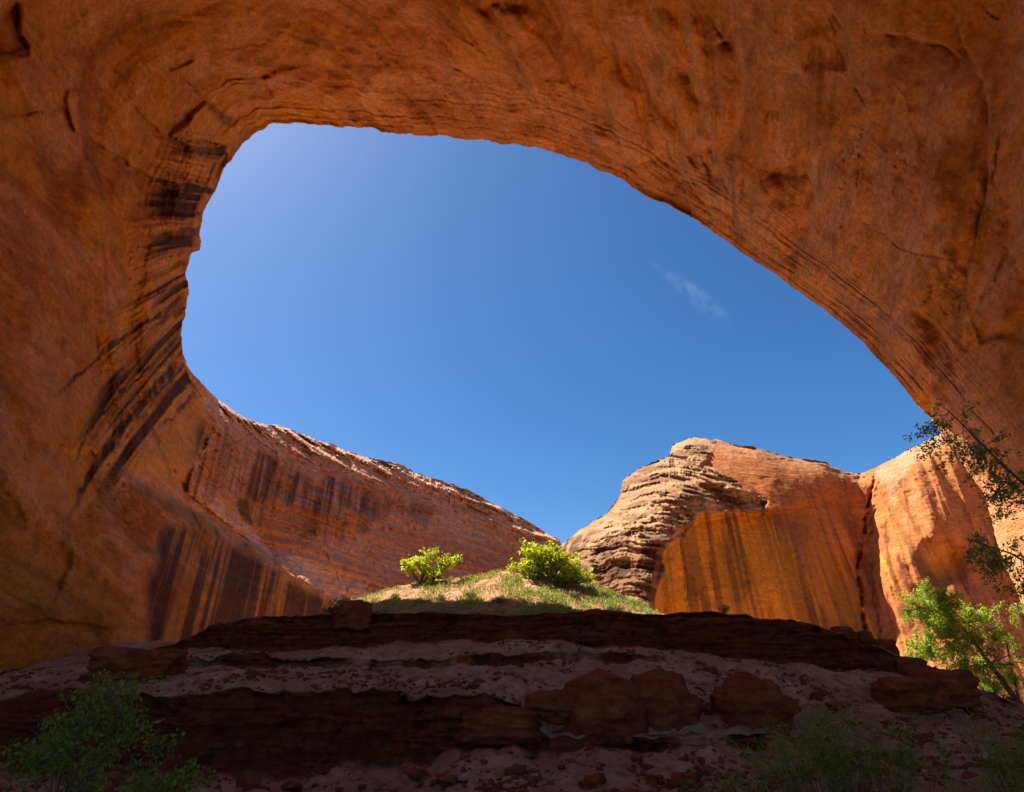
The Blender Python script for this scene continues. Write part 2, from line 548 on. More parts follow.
# general relief: broad swells, spalled slabs, fine roughness
Pn = P0 * np.array([1, 1, 1.3])
far_k = np.clip(R / 90, .6, 2.2)
rel += 2.6 * fbm(Pn * .045, 4, 31) * (1 - .6 * near_rim)
sl1 = fbm(Pn * .05 + 3, 4, 41); rel += np.where(far_left, 1.3, .45) * (steps(sl1, 3, .95) - sl1) * np.clip(.7 + fbm(Pn * .03, 2, 77), .1, 1.4)
sl2 = fbm(Pn * .14 + 9, 4, 43); rel += .16 * (steps(sl2, 3, .9) - sl2) * np.where(far_left, 2.2, 1)
rel += .16 * fbm(Pn * .5, 5, 51) * np.where(far_left, 2.2, 1)
crk = ridged(Pn * .07, 3, 61); rel += .25 * sstep(.86, .95, crk) * (R < 100)
# bedding on the canyon cliff: shelves by height, strongest near its top
zb = P0[..., 2] + 1.5 * fbm(P0 * .03, 3, 71)
bed = fbm(np.stack([P0[..., 0] * .012, P0[..., 1] * .012, zb * .42], -1), 5, 72)
dr, sr_, tr_ = seg_dist(px, py, [(560, 541), (500, 507), (425, 476), (350, 452), (277, 424), (219, 400)])
topk = np.exp(-dr / 16)
bedf = fbm(np.stack([P0[..., 0] * .03, P0[..., 1] * .03, zb * 1.3], -1), 4, 73)
rel += far_left * (bed * (1.2 + 4.0 * topk) + 3.0 * (steps(bed, 3, .7) - bed) + .7 * bedf + (1.2 + 2 * topk) * (steps(bedf, 2.5, .7) - bedf))
rel += far_left * topk * (2.6 * blocks(P0[..., 0], P0[..., 1], P0[..., 2], 5.0, 1.3, 74) + 1.5 * blocks(P0[..., 0], P0[..., 1], P0[..., 2], 2.2, .6, 75))
# rim: thin layers running along the lip
lay = fbm(np.stack([ss * 260, ps * 1.2, ps * 0], -1), 3, 81)
rel += near_rim * (R < 125) * .40 * (steps(lay, 2.5, .7) - .3 * lay) * np.clip(ss / .01, 0, 1)
lay2 = fbm(np.stack([ss * 420 + 1.2 * fbm(P0 * .05, 3, 82), ps * 1.6, ps * 0], -1), 4, 83, .6)
nr2 = np.exp(-((ss - .05) / .055) ** 2) * (R < 125) * ~far_left
rel += .15 * nr2 * (lay2 + 1.2 * (steps(lay2, 3, .75) - lay2))
mask[..., 0] = np.maximum(mask[..., 0], .20 * nr2 * sstep(.25, .6, lay2)); mask[..., 1] = np.maximum(mask[..., 1], .35 * nr2 * sstep(.2, .6, -lay2))
band = np.exp(-((ss - .06) / .05) ** 2) * ((ps < math.radians(118)) & (ps > math.radians(-30)))
mask[..., 1] = np.maximum(mask[..., 1], .62 * band)
outer = sstep(.10, .2, ss) * (ps < math.radians(75)) * (ps > math.radians(-40))
mask[..., 2] = np.maximum(mask[..., 2], .7 * outer * np.clip(.5 + 1.2 * fbm(P0 * .05, 4, 84), 0, 1))
mask[..., 1] = np.maximum(mask[..., 1], .5 * outer * sstep(.25, .5, fbm(P0 * .07 + 5, 5, 85, .6)))
cross = fbm(np.stack([P0 @ np.array([.84, -.32, -.44]) * .55, P0 @ np.array([.3, .95, 0]) * .05, P0[..., 2] * .05], -1) + .35 * fbm(P0 * .06, 3, 36)[..., None], 5, 37, .6)
rel += .26 * cross * ~far_left
mask[..., 0] = np.maximum(mask[..., 0], .40 * sstep(.28, .75, cross) * ~far_left)
mask[..., 1] = np.maximum(mask[..., 1], .42 * sstep(.2, .65, -cross) * ~far_left)
dxr = np.clip(187 - px + 28 * np.exp(-((py - 150) / 40) ** 2), -30, 400)
cc = py.copy()
for _ in range(30):
    aa = np.interp(cc, [110, 150, 190, 215, 240, 265, 292, 320, 365, 420], [-.25, -.2, -.2, -.05, .12, .38, .74, .98, 1.08, 1.2])
    cc = .6 * cc + .4 * (py - aa * np.maximum(dxr, 0) - .0022 * np.maximum(dxr, 0) ** 2 * sstep(250, 310, cc))
cw = cc + 1.5 * fbm(P0 * .12, 3, 40)
runs = fbm(np.stack([cw * .085, dxr * .004, cw * 0], -1), 5, 38, .62)
rz = sstep(132, 150, cc) * sstep(418, 395, cc) * sstep(-12, 0, dxr) * sstep(np.interp(cc, [140, 200, 250, 300, 360, 410], [75, 65, 60, 135, 130, 70]), 8, dxr + 10 * fbm(np.stack([cw * .15, cw * 0, cw * 0], -1), 3, 42)) * front * ~far_left
rz = rz * np.interp(cc, [130, 230, 262, 300, 400], [.7, .7, .35, 1, 1])
mask[..., 0] = np.maximum(mask[..., 0], 1.0 * sstep(.02, .5, rz) * sstep(.05, .34, runs))
mask[..., 1] = np.maximum(mask[..., 1], .55 * rz * sstep(.1, .45, -runs)); mask[..., 2] = np.maximum(mask[..., 2], .5 * rz * sstep(.0, .2, -runs))
lines2 = fbm(np.stack([cw * .16, dxr * .006, cw * 0 + 3], -1), 4, 143, .6)
mask[..., 0] = np.maximum(mask[..., 0], .55 * rz * sstep(.2, .5, lines2))
rel += sstep(0, .3, rz) * (.7 * runs + 1.1 * (steps(runs, 2.5, .7) - runs))
sa_, sb_ = P0 @ np.array([.84, -.32, -.44]), P0 @ np.array([.38, .92, .05])
fac = np.abs(fbm(np.stack([sa_ * .085, sb_ * .03, P0[..., 2] * .02], -1) + .5 * fbm(P0 * .03, 3, 151)[..., None], 3, 152)) 
fac2 = np.abs(fbm(np.stack([sa_ * .26, sb_ * .09, P0[..., 2] * .06], -1) + .4 * fbm(P0 * .08, 3, 153)[..., None], 3, 154))
rel += (-3.4 * (fac - .3) - 1.3 * (fac2 - .3) * np.clip(.5 + 1.3 * fbm(P0 * .04, 3, 155), 0, 1.3)) * ~far_left * sstep(.0, .06, ss) * np.interp(py, [430, 560], [1, .45])
gate = sstep(-.05, .35, fbm(P0 * .035 + 11, 3, 48)) * ~far_left
sl_a = blocks(sb_, sb_ * 0, sa_, 17.0, 7.0, 45, 1.1); sl_b = blocks(sb_, sb_ * 0, sa_, 6.0, 2.4, 49, 1.2)
rel += gate * (.10 * sl_a + .10 * sl_b * sstep(-.1, .3, fbm(P0 * .08, 3, 47))) * sstep(0, .03, ss)
mask[..., 2] = np.maximum(mask[..., 2], gate * .45 * np.clip(sl_a, 0, 1)); mask[..., 1] = np.maximum(mask[..., 1], gate * .32 * np.clip(-sl_a, 0, 1))
vein = fbm(Pn * np.array([.05, .05, .09]) + 2.0 * fbm(Pn * .03, 3, 33)[..., None], 5, 34)
mask[..., 2] = np.maximum(mask[..., 2], .75 * sstep(.0, .5, vein) * ~far_left)
mask[..., 1] = np.maximum(mask[..., 1], .42 * sstep(.1, .6, -vein))
blot = fbm(Pn * .22, 5, 35)
mask[..., 0] = np.maximum(mask[..., 0], .22 * sstep(.25, .6, blot) * ~far_left)

# alcove features seen in the rock
ledge([(18, 0), (20, 34), (30, 48), (28, 58)], 30, 2.2)
ledge([(88, 90), (68, 91), (66, 103), (75, 130), (100, 145), (130, 165), (155, 181), (180, 190)], 40, 3.2)
ledge([(195, 60), (172, 70), (165, 66)], 20, 1.2)
ledge([(137, 92), (152, 82), (170, 92)], 25, 1.6)
ledge([(130, 102), (145, 118), (165, 137), (190, 146), (228, 150)], 40, 3.0)
ledge([(236, 130), (205, 100), (190, 120), (165, 140)], 25, 1.8)
ledge([(310, 66), (275, 70), (262, 80), (275, 98), (300, 90)], 18, 1.4)
ledge([(150, 20), (250, 20), (320, 40), (420, 62), (520, 80)], 60, 1.8)
ledge([(590, 0), (640, 70), (655, 120), (680, 170), (718, 222)], 26, 2.6)
ledge([(645, 0), (680, 60), (700, 100), (712, 150), (722, 180)], 26, 2.6)
ledge([(695, 170), (688, 155), (700, 142), (715, 150), (722, 178)], 18, 2.0)
ledge([(550, 120), (600, 150), (618, 160), (625, 155)], 25, 1.3)
ledge([(690, 36), (712, 44), (728, 40), (735, 20)], 25, 3.0)
ledge([(760, 60), (790, 70), (800, 72), (808, 60), (815, 40)], 25, 1.6)
ledge([(820, 0), (845, 28), (848, 70)], 22, 2.4)
ledge([(865, 30), (900, 34), (940, 42), (965, 60)], 20, 1.6)
ledge([(945, 0), (955, 22), (968, 50), (985, 80), (990, 120), (988, 190), (975, 240), (962, 300), (955, 350)], 30, 2.6)
ledge([(760, 180), (790, 165), (820, 150)], 20, 1.6)
ledge([(1024, 344), (1000, 338), (980, 345)], 26, 2.4)
ledge([(905, 300), (940, 330), (955, 352), (957, 375)], 22, 2.2)
for pts in ([(590, 0), (640, 70), (655, 120), (680, 170), (718, 222)], [(645, 0), (680, 60), (700, 100), (712, 150)], [(848, 70), (866, 105)], [(968, 52), (985, 80), (990, 120), (988, 190), (975, 240), (962, 300), (955, 350)], [(866, 105), (862, 130), (858, 160), (858, 190), (856, 215)], [(712, 150), (722, 180), (735, 205), (760, 225)], [(655, 120), (668, 150), (690, 185), (718, 222)], [(550, 120), (590, 142), (618, 160)], [(0, 118), (40, 110), (60, 150)], [(130, 102), (150, 125), (170, 138)], [(195, 60), (230, 66), (262, 80)], [(900, 40), (940, 46), (968, 60)], [(760, 60), (775, 90), (760, 140), (740, 165)], [(866, 225), (905, 250), (960, 262)], [(700, 0), (735, 60), (760, 100)], [(1024, 90), (1000, 130), (990, 190)], [(430, 20), (500, 60), (540, 110)], [(300, 30), (360, 48), (440, 62), (500, 92)], [(1015, 240), (1003, 265), (992, 285), (975, 310), (962, 330)],
            [(975, 0), (1000, 20), (1024, 5)], [(905, 0), (905, 20), (900, 40)], [(820, 0), (832, 30), (846, 72)], [(945, 0), (958, 30), (968, 52)],
            [(0, 438), (30, 440), (60, 446), (100, 452)], [(68, 92), (66, 105), (75, 130), (100, 146), (128, 163)], [(18, 0), (20, 34)],
            [(714, 40), (728, 44)], [(862, 235), (856, 250)], [(120, 290), (135, 270), (150, 262)], [(780, 162), (800, 150), (815, 140)]):
    dd, sd, t, e = line(pts, 1.0, .32)
    mask[..., 0] = np.maximum(mask[..., 0], .34 * e * np.exp(-(dd / 1.3) ** 2) * np.clip(.6 + fbm(P0 * .6, 3, 91), 0, 1))
chip = fbm(np.stack([P0 @ np.array([.84, -.32, -.44]) * .55, P0 @ np.array([.3, .95, 0]) * .22, P0[..., 2] * .22], -1), 5, 39, .6)
cz = poly_mask(wx, wy, [(760, 130), (850, 110), (1000, 170), (1010, 290), (960, 330), (870, 270), (780, 210)], 30)
cq = steps(chip, 3, .82) - chip
rel += (.10 + .45 * cz * np.clip(.5 + 1.2 * fbm(P0 * .06, 3, 44), 0, 1)) * cq * ~far_left
mask[..., 1] = np.maximum(mask[..., 1], cz * .8 * sstep(.3, .5, chip)); mask[..., 0] = np.maximum(mask[..., 0], cz * .22 * sstep(.3, .55, -chip))
ledge([(0, 440), (40, 441), (90, 452), (112, 462)], 30, 1.6)
ledge([(150, 455), (175, 470), (190, 490), (215, 510)], 20, 1.6)
ledge([(72, 545), (70, 570), (55, 605)], 20, 1.0)
ledge([(0, 625), (50, 620), (110, 628), (150, 628)], 30, 1.0)
# pale scars and ochre areas
for pts, w, s_ in (([(700, 80), (720, 130), (735, 175), (760, 200)], 13, .55), ([(560, 10), (640, 60), (690, 120)], 12, .35), ([(835, 160), (880, 200), (830, 235)], 26, .40),
                   ([(770, 90), (810, 75)], 10, .55), ([(900, 195), (960, 185)], 16, .45), ([(915, 330), (945, 365), (950, 390)], 12, .55), ([(1000, 250), (965, 320), (960, 380)], 6, .6),
                   ([(0, 120), (60, 150), (110, 140)], 22, .28), ([(98, 536), (116, 538)], 6, .6), ([(120, 540), (135, 560), (128, 600)], 14, .35), ([(30, 500), (90, 505)], 12, .3), ([(106, 470), (112, 500), (118, 525)], 3, .5), ([(190, 105), (175, 128)], 8, .5), ([(165, 250), (120, 290), (85, 330)], 22, .42), ([(840, 0), (850, 60), (870, 120)], 20, .35),
                   ([(880, 30), (960, 60), (990, 130)], 9, .35), ([(215, 410), (208, 440), (190, 470)], 7, .6), ([(110, 452), (150, 485), (200, 495)], 14, .55),
                   ([(60, 450), (0, 470)], 14, .3), ([(300, 60), (420, 75), (560, 110)], 16, .3)):
    stain(pts, w, s_, 1, feather=.1)
for poly, s_ in (([(0, 360), (60, 370), (100, 420), (60, 445), (0, 440)], .5), ([(130, 465), (150, 440), (190, 420), (205, 430), (190, 470), (175, 490)], .75),
                 ([(620, 60), (650, 20), (640, 100), (560, 110), (520, 90)], .4), ([(760, 70), (840, 60), (830, 140), (740, 160)], .45),
                 ([(980, 360), (1100, 370), (1100, 520), (1024, 470), (965, 410)], .7), ([(870, 140), (980, 120), (960, 300), (860, 230)], .5), ([(60, 100), (140, 110), (160, 170), (90, 140)], .5),
                 ([(0, 560), (140, 560), (150, 670), (0, 680)], .2)):
    mask[..., 2] = np.maximum(mask[..., 2], s_ * poly_mask(wx, wy, poly, 16))
# dark runs of varnish over the left wall
for pts, w, s_, w2 in (([(186, 292), (165, 312), (140, 326), (112, 346), (88, 367), (66, 386), (46, 402)], 4.5, .85, 2.2), ([(187, 305), (160, 322), (142, 332)], 4, .8, 2),
                       ([(184, 320), (150, 352), (118, 380), (95, 405)], 2.2, .75, 1.5), ([(183, 330), (155, 362), (125, 390), (98, 420), (80, 446), (68, 470)], 3.6, .9, 2.4),
                       ([(182, 342), (150, 378), (128, 402)], 2.2, .7, 1.5), ([(180, 362), (150, 395), (122, 428), (103, 455), (86, 482), (68, 522)], 9, .95, 3.5),
                       ([(186, 385), (165, 405), (140, 425)], 6, .7, 3), ([(195, 392), (175, 415), (158, 430)], 4, .8, 2), ([(178, 380), (150, 412)], 12, .55, 6),
                       ([(215, 190), (195, 190), (172, 184), (150, 176)], 9, .95, 4), ([(228, 150), (205, 150), (182, 145), (163, 137)], 7.5, .9, 3), ([(233, 126), (206, 102)], 6, .55, 6),
                       ([(202, 215), (175, 208), (155, 205)], 4, .75, 2), ([(200, 232), (175, 232), (155, 240)], 6, .75, 3), ([(195, 243), (170, 244)], 4, .6, 2), ([(187, 262), (168, 270), (150, 285)], 5, .6, 2), ([(186, 283), (165, 292), (140, 300)], 3.5, .7, 2),
                       ([(343, 108), (360, 124)], 6, .4, 6), ([(66, 530), (60, 560)], 5, .3, 3), ([(70, 560), (55, 610)], 3, .35, 2), ([(40, 520), (35, 560)], 6, .25, 3),
                       ([(100, 452), (70, 520), (64, 560)], 3, .4, 2)):
    stain(pts, w, s_, 0, w2)
azw = np.arctan2(d[..., 0], d[..., 1])
st1 = fbm(np.stack([azw * 95, P0[..., 2] * .035, azw * 0], -1), 4, 101)
st2 = fbm(np.stack([azw * 230, P0[..., 2] * .03, azw * 0 + 5], -1), 3, 102)
streak = np.clip(.45 + .75 * st1 + .45 * st2, 0, 1)
v1 = poly_mask(wx, wy, [(152, 530), (191, 528), (239, 545), (284, 567), (330, 604), (318, 640), (205, 650), (148, 665)], 9)
mask[..., 0] = np.maximum(mask[..., 0], v1 * np.clip(.48 + 1.4 * (streak - .15), 0, 1))
v2 = poly_mask(wx, wy, [(188, 450), (206, 417), (233, 430), (267, 452), (305, 474), (360, 490), (430, 508), (440, 522), (380, 522), (322, 516), (255, 500), (222, 497), (186, 500)], 9)
mask[..., 0] = np.maximum(mask[..., 0], v2 * np.clip(.1 + 1.3 * (streak - .15), 0, 1) * .92 * np.interp(px, [330, 440], [1, .35]))
v3 = poly_mask(wx, wy, [(222, 495), (255, 500), (322, 515), (380, 520), (370, 535), (310, 540), (240, 520)], 6)
mask[..., 2] = np.maximum(mask[..., 2], v3 * .75); mask[..., 0] = np.maximum(mask[..., 0], v3 * .5 * sstep(.4, .9, streak))
mask[..., 0] = np.maximum(mask[..., 0], poly_mask(wx, wy, [(236, 502), (250, 504), (250, 528), (238, 526)], 3) * .8)
v4 = poly_mask(wx, wy, [(105, 455), (160, 482), (215, 500), (262, 540), (310, 560), (380, 592), (335, 612), (300, 588), (240, 545), (190, 512), (120, 478)], 5)
mask[..., 1] = np.maximum(mask[..., 1], v4 * .75)
mask[..., 2] = np.maximum(mask[..., 2], far_left * .9 * np.exp(-(dl / 34) ** 2) * np.clip(.75 + .5 * fbm(P0 * .1, 3, 161), 0, 1))
mask[..., 1] = np.where(far_left, mask[..., 1], np.maximum(mask[..., 1], .4 * np.exp(-(dl / 22) ** 2) * (px > 120) * (py > 420)))
# the ramp: the lower rock mass stands nearer than the wall above it
dd, sd, t = seg_dist(sx, sy, [(110, 470), (150, 498), (190, 523), (239, 546), (284, 568), (330, 600), (350, 630)])
rel -= 9 * sstep(0, 1, np.sin(np.pi * np.clip(t, 0, 1)) ** .7) * sstep(14, -3, -dd * sd) * np.exp(-np.maximum(dd * sd, 0) / 110) * (px < 400) * (py > 430)
ledge([(222, 497), (255, 503), (322, 517), (400, 530), (470, 545)], 60, 3.0, 3)
ledge([(280, 536), (296, 536), (310, 528), (330, 545), (352, 528)], 20, 2.0, 2)
mask[..., 1] = np.maximum(mask[..., 1], far_left * np.clip(topk * 1.3, 0, .9))
mask[..., 1] = np.maximum(mask[..., 1], .7 * poly_mask(wx, wy, [(300, 548), (350, 532), (420, 510), (470, 505), (540, 540), (560, 600), (400, 600), (340, 585)], 12) * np.clip(.55 + .6 * bed, 0, 1))
rel *= np.clip(ss / .006, 0.25, 1)                                        # keep the outline of the opening
rel += np.where(far_left, 12.0, 0.0) * np.exp(-dr / 9) * (dr < 90)        # the top of the cliff rolls back into the light
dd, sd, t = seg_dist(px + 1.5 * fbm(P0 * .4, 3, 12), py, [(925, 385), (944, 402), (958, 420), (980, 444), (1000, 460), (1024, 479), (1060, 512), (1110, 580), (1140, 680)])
mask[..., 1] = np.maximum(mask[..., 1], .9 * sstep(0, 5, dd * sd) * sstep(0, .05, t) * (px > 930))  # pillar's outer face paled: sunlit tone put into the colour
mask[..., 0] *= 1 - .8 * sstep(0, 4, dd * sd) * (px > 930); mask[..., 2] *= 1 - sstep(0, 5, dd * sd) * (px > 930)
rel += 13 * sstep(-1, 26, dd * sd) * sstep(0, .08, t)                       # the pillar turns its outer face to the sun
R2 = R + rel
P = CAM + d * R2[..., None]
P += (d * 0)
# roll the lip over: rows beyond the rim, the outside of the cliff
lip_d, lip_R = d[0], R2[0]
rows = []
for dr_, k_ in ((.006, 1.01), (.02, 1.03), (.06, 1.06), (.14, 1.12), (.30, 1.22), (.7, 1.5), (1.3, 2.0)):
    rho = np.minimum(RHO_RIM + dr_, 2.6)
    dn = np.cos(rho)[:, None] * OC + np.sin(rho)[:, None] * (np.cos(ps[0])[:, None] * E1 + np.sin(ps[0])[:, None] * E2)
    q = CAM + dn * (lip_R * k_)[:, None]
    q += 1.2 * k_ * np.stack([fbm(q * .15, 3, 200 + i) for i in range(3)], -1) * min(1, dr_ / .05)
    rows.append(q)
P = np.concatenate([np.stack(rows[::-1]), P], 0)
nb = len(rows)
mask = np.concatenate([np.repeat(mask[:1] * [0, 1, 0, 1], nb, 0), mask], 0)
FA = np.concatenate([np.repeat(far_left[:1], nb, 0), far_left], 0)
nr, nc = P.shape[:2]
faces = grid_faces(nr, nc)
FCEN = P.reshape(-1, 3)[faces].mean(1); faces = faces[~((FCEN[:, 1] < -9) & (FCEN[:, 2] < 50))]       # added opening low behind the camera, cut to let fill light in
fm = FA.reshape(-1)[faces].sum(1) >= 3
Vall, Mall = P.reshape(-1, 3), mask.reshape(-1, 4)
v, f, a = compact(Vall, faces[~fm][:, ::-1], {"mask": Mall})
arch = mesh_obj("rock_arch", v, f, M_ALCOVE, origin=(0, 45, 0), attrs=a)
tag(arch, "huge orange sandstone alcove arching over the dark bank and framing the sky", "rock arch")
v, f, a = compact(Vall, faces[fm][:, ::-1], {"mask": Mall})
cl = mesh_obj("cliff", v, f, M_CLIFF, origin=(-30, 130, 0), attrs=a)
tag(cl, "long pink streaked cliff sloping from the arch down to the notch of sky", "cliff")


# ------------------------------------------------------------------ the butte and the buttressed cliff across the canyon
TOP = [(470, 610), (520, 580), (548, 556), (560, 547), (570, 536), (590, 523), (606, 514.5), (614, 505), (620, 496), (621, 488), (623, 480), (640, 468), (655, 463), (668, 456.5), (673, 445), (683, 440), (693, 437.5), (706, 438),
       (719, 439), (728, 443), (739, 446.5), (759, 448), (775, 454), (792, 458), (810, 461), (826, 463), (842, 470), (860, 474), (870, 469), (879, 465), (899, 455), (920, 443), (939, 433), (965, 420), (1000, 405), (1060, 390), (1140, 380)]
RC = [(470, 610, 230), (548, 556, 205), (570, 540, 170), (590, 550, 150), (590, 600, 146), (620, 500, 166), (623, 560, 140), (645, 600, 128), (648, 550, 134), (660, 510, 146), (693, 440, 190), (700, 480, 166),
      (700, 560, 143), (760, 450, 196), (760, 520, 164), (760, 600, 142), (800, 480, 190), (840, 475, 205), (820, 560, 172), (850, 540, 190), (866, 560, 196), (868, 500, 212), (850, 640, 165), (800, 650, 146), (700, 660, 134), (880, 640, 168),
      (890, 560, 180), (895, 480, 200), (900, 455, 212), (939, 433, 210), (930, 520, 188), (930, 620, 172), (980, 480, 206), (980, 580, 190), (1020, 500, 214), (1040, 620, 196), (1060, 390, 240), (1140, 500, 240), (1140, 380, 255), (1140, 650, 215),
      (620, 720, 132), (900, 720, 140), (500, 700, 190)]
RCF = RBF(np.array([(a / 300., b / 300.) for a, b, _ in RC]), np.log([c for *_, c in RC]), .004)

nx, ny = 620, 240
tp = np.array(TOP, float); arc = np.concatenate([[0], np.cumsum(np.hypot(*np.diff(tp, axis=0).T))])
sa = np.linspace(0, arc[-1], nx)
topx, top = np.interp(sa, arc, tp[:, 0]), np.interp(sa, arc, tp[:, 1])
rough_top = fbm(np.stack([sa * .10, sa * 0, sa * 0], -1), 5, 301, .62)
top = top + 2.2 * rough_top
tt = np.linspace(0, 1, ny) ** 1.1
GX = topx[None] + (np.linspace(470, 1140, nx) - topx)[None] * sstep(0, .5, tt)[:, None]
GY = top[None] + (740 - top[None]) * tt[:, None]
R = np.exp(RCF(np.stack([GX / 300., GY / 300.], -1)))
d = pdir(GX, GY)
P0 = CAM + d * R[..., None]
px, py = GX, GY
wx = px + 6 * fbm(P0 * .12, 3, 305); wy = py + 6 * fbm(P0 * .12, 3, 306)
sx = px + 2 * fbm(P0 * .3, 3, 307); sy = py + 2 * fbm(P0 * .3, 3, 308)
mask = np.zeros(px.shape + (4,)); mask[..., 3] = 1
rel = np.zeros(px.shape)
edge = seg_dist(px, py, TOP)[0]
kern = np.exp(-(np.arange(-45, 46) / 20.) ** 2); kern /= kern.sum()
hs = np.maximum(GY - np.interp(GX, topx, np.convolve(np.pad(top, 45, 'edge'), kern, 'valid')), 0)
# where weathered, layered rock shows instead of the smooth streaked face
layered = poly_mask(wx, wy, [(440, 640), (500, 560), (560, 520), (620, 470), (690, 420), (722, 436), (705, 462), (735, 480), (765, 500), (765, 512), (740, 513), (700, 516), (676, 538), (660, 555), (652, 640)], 1.6)
capk = np.exp(-edge / 8) * (px < 865)
zb = P0[..., 2] + 2.6 * fbm(P0 * .05, 4, 311) + .10 * P0[..., 0]
bed = fbm(np.stack([P0[..., 0] * .03, P0[..., 1] * .03, zb * .40], -1), 5, 312)
bed2 = fbm(np.stack([P0[..., 0] * .06, P0[..., 1] * .06, zb * 1.2], -1), 3, 313)
L = np.clip(layered + capk * .8, 0, 1)
bk = np.clip(.7 + .9 * fbm(P0 * .07, 3, 318), .1, 1.6)
rel += L * bk * (2.6 * bed + 4.2 * (steps(bed, 3, .75) - bed) + 1.2 * bed2 + 2.2 * (steps(bed2, 2, .7) - bed2))
rel += L * (1.15 * blocks(P0[..., 0], P0[..., 1] * .4, zb, 7.0, 2.2, 332) + .8 * blocks(P0[..., 0], P0[..., 1] * .4, zb, 4.5, .7, 336)) * np.clip(.8 + .8 * fbm(P0 * .06, 3, 339), .1, 1.5)
wear = fbm(P0 * np.array([.12, .12, .3]), 5, 331)
rel += L * (3.2 * fbm(P0 * .07, 5, 314) + 1.2 * (steps(fbm(P0 * .1, 4, 319), 3, .8)))
flute = fbm(np.stack([np.arctan2(d[..., 0], d[..., 1]) * 60, P0[..., 2] * .015, d[..., 0] * 0], -1), 4, 329)
rel += (1 - L) * 1.6 * flute * sstep(800, 860, px)
rel += (1 - L) * (1.4 * fbm(P0 * np.array([1, 1, .35]) * .06, 4, 315) + .35 * fbm(P0 * .3, 3, 316))
sl1 = fbm(P0 * .05 + 3, 4, 317); rel += (1 - L) * 1.3 * (steps(sl1, 4, .88) - sl1)
# the hollow below the layered brow
rel += 8.0 * poly_mask(px + 3 * fbm(P0 * .1, 3, 341), py + 3 * fbm(P0 * .1, 3, 342), [(653, 760), (653, 640), (656, 575), (662, 552), (678, 536), (700, 519), (735, 513), (768, 512), (870, 490), (900, 760)], 2.5) * sstep(860, 735, px)
ledge([(560, 552), (590, 549), (620, 548), (650, 550), (662, 556)], 18, 2.5, 2)           # block seam in the nose
ledge([(617, 520), (622, 535), (626, 548)], 10, 3.0, 2)
line([(873, 478), (868, 510), (862, 540), (858, 570), (862, 610), (866, 650)], 1.8, 4.5, False, True)      # the cleft
dd, sd, t, e = line([(880, 476), (872, 520), (865, 560)], 2.0, 2.0)
# the round cave in the far cliff
cv = np.exp(-(((px - 945) / 22) ** 2 + ((py - 562) / 20) ** 2) ** 1.5)
rel += 9 * cv
mask[..., 2] = np.maximum(mask[..., 2], .8 * sstep(.3, .8, cv))
azw = np.arctan2(d[..., 0], d[..., 1])
lean = azw + .0006 * (P0[..., 2] - 20) * np.clip((px - 700) / 150, -.3, 1.2)
st1 = fbm(np.stack([lean * 48, P0[..., 2] * .012, azw * 0], -1), 4, 321)
st2 = fbm(np.stack([lean * 140, P0[..., 2] * .018, azw * 0 + 4], -1), 3, 322)
streak = np.clip(.42 + .8 * st1 + .55 * st2, 0, 1)
face = 1 - L
mask[..., 1] = np.maximum(mask[..., 1], .95 * L)
mask[..., 0] = np.maximum(mask[..., 0], layered * (.62 * sstep(-.05, .35, wear) + .42 * sstep(540, 570, py) + .35 * sstep(.1, .4, -bed2)))
amber = poly_mask(wx, wy, [(640, 660), (655, 545), (676, 532), (700, 514), (770, 512), (790, 540), (820, 600), (840, 680)], 2.5)
mask[..., 2] = np.maximum(mask[..., 2], amber * face * .95)
gold = np.clip(.5 + 1.0 * st1 - .3 * st2, 0, 1)
low = sstep(485, 585, py + .12 * (760 - px) + 22 * st1)
mask[..., 2] = np.maximum(mask[..., 2], face * .9 * sstep(905, 880, px) * low * sstep(.45, .75, gold) * sstep(655, 670, px))
st3 = fbm(np.stack([lean * 95 + .6 * st1, P0[..., 2] * .01, azw * 0 + 8], -1), 4, 345, .62)
mask[..., 0] = np.maximum(mask[..., 0], face * np.clip(amber + .6 * low, 0, 1) * .9 * sstep(.02, .34, st3 + .25 * (P0[..., 2] - 25) / 25 * 0) * np.clip(.75 + .5 * st1, .2, 1) * sstep(655, 668, px))
mask[..., 0] = np.maximum(mask[..., 0], amber * face * .92 * sstep(.42, .78, streak) * np.clip(.6 + .6 * fbm(np.stack([lean * 40, P0[..., 2] * .06, azw * 0], -1), 3, 343), 0, 1))
dark = poly_mask(wx, wy, [(762, 515), (785, 505), (815, 530), (852, 590), (850, 640), (800, 620), (775, 570)], 16)
mask[..., 0] = np.maximum(mask[..., 0], dark * .55 * np.clip(.3 + 1.1 * streak, 0, 1))
mask[..., 0] = np.maximum(mask[..., 0], .75 * poly_mask(wx, wy, [(718, 540), (735, 532), (748, 550), (752, 590), (735, 615), (722, 590)], 8) * np.clip(.1 + 1.2 * streak, 0, 1))
mask[..., 0] = np.maximum(mask[..., 0], face * .6 * sstep(.55, .85, streak) * sstep(470, 560, py))
mask[..., 0] = np.maximum(mask[..., 0], .6 * np.exp(-edge / 3.5) * sstep(-.1, .4, fbm(P0 * .12, 3, 344)))
right = px > np.interp(py, [470, 520, 560, 610, 700], [876, 869, 860, 864, 870])
for pts, w, s_, w2 in (([(884, 510), (888, 560), (905, 620), (915, 660)], 2.0, .75, 6), ([(896, 550), (905, 580), (915, 610), (925, 640)], 3, .9, 5), ([(872, 560), (874, 600), (884, 650)], 2, .7, 3),
                       ([(905, 480), (908, 530), (912, 570)], 1.5, .5, 2), ([(925, 470), (924, 520)], 3, .3, 2), ([(842, 480), (850, 505), (858, 540)], 3, .4, 2)):
    stain(pts, w, s_, 0, w2)
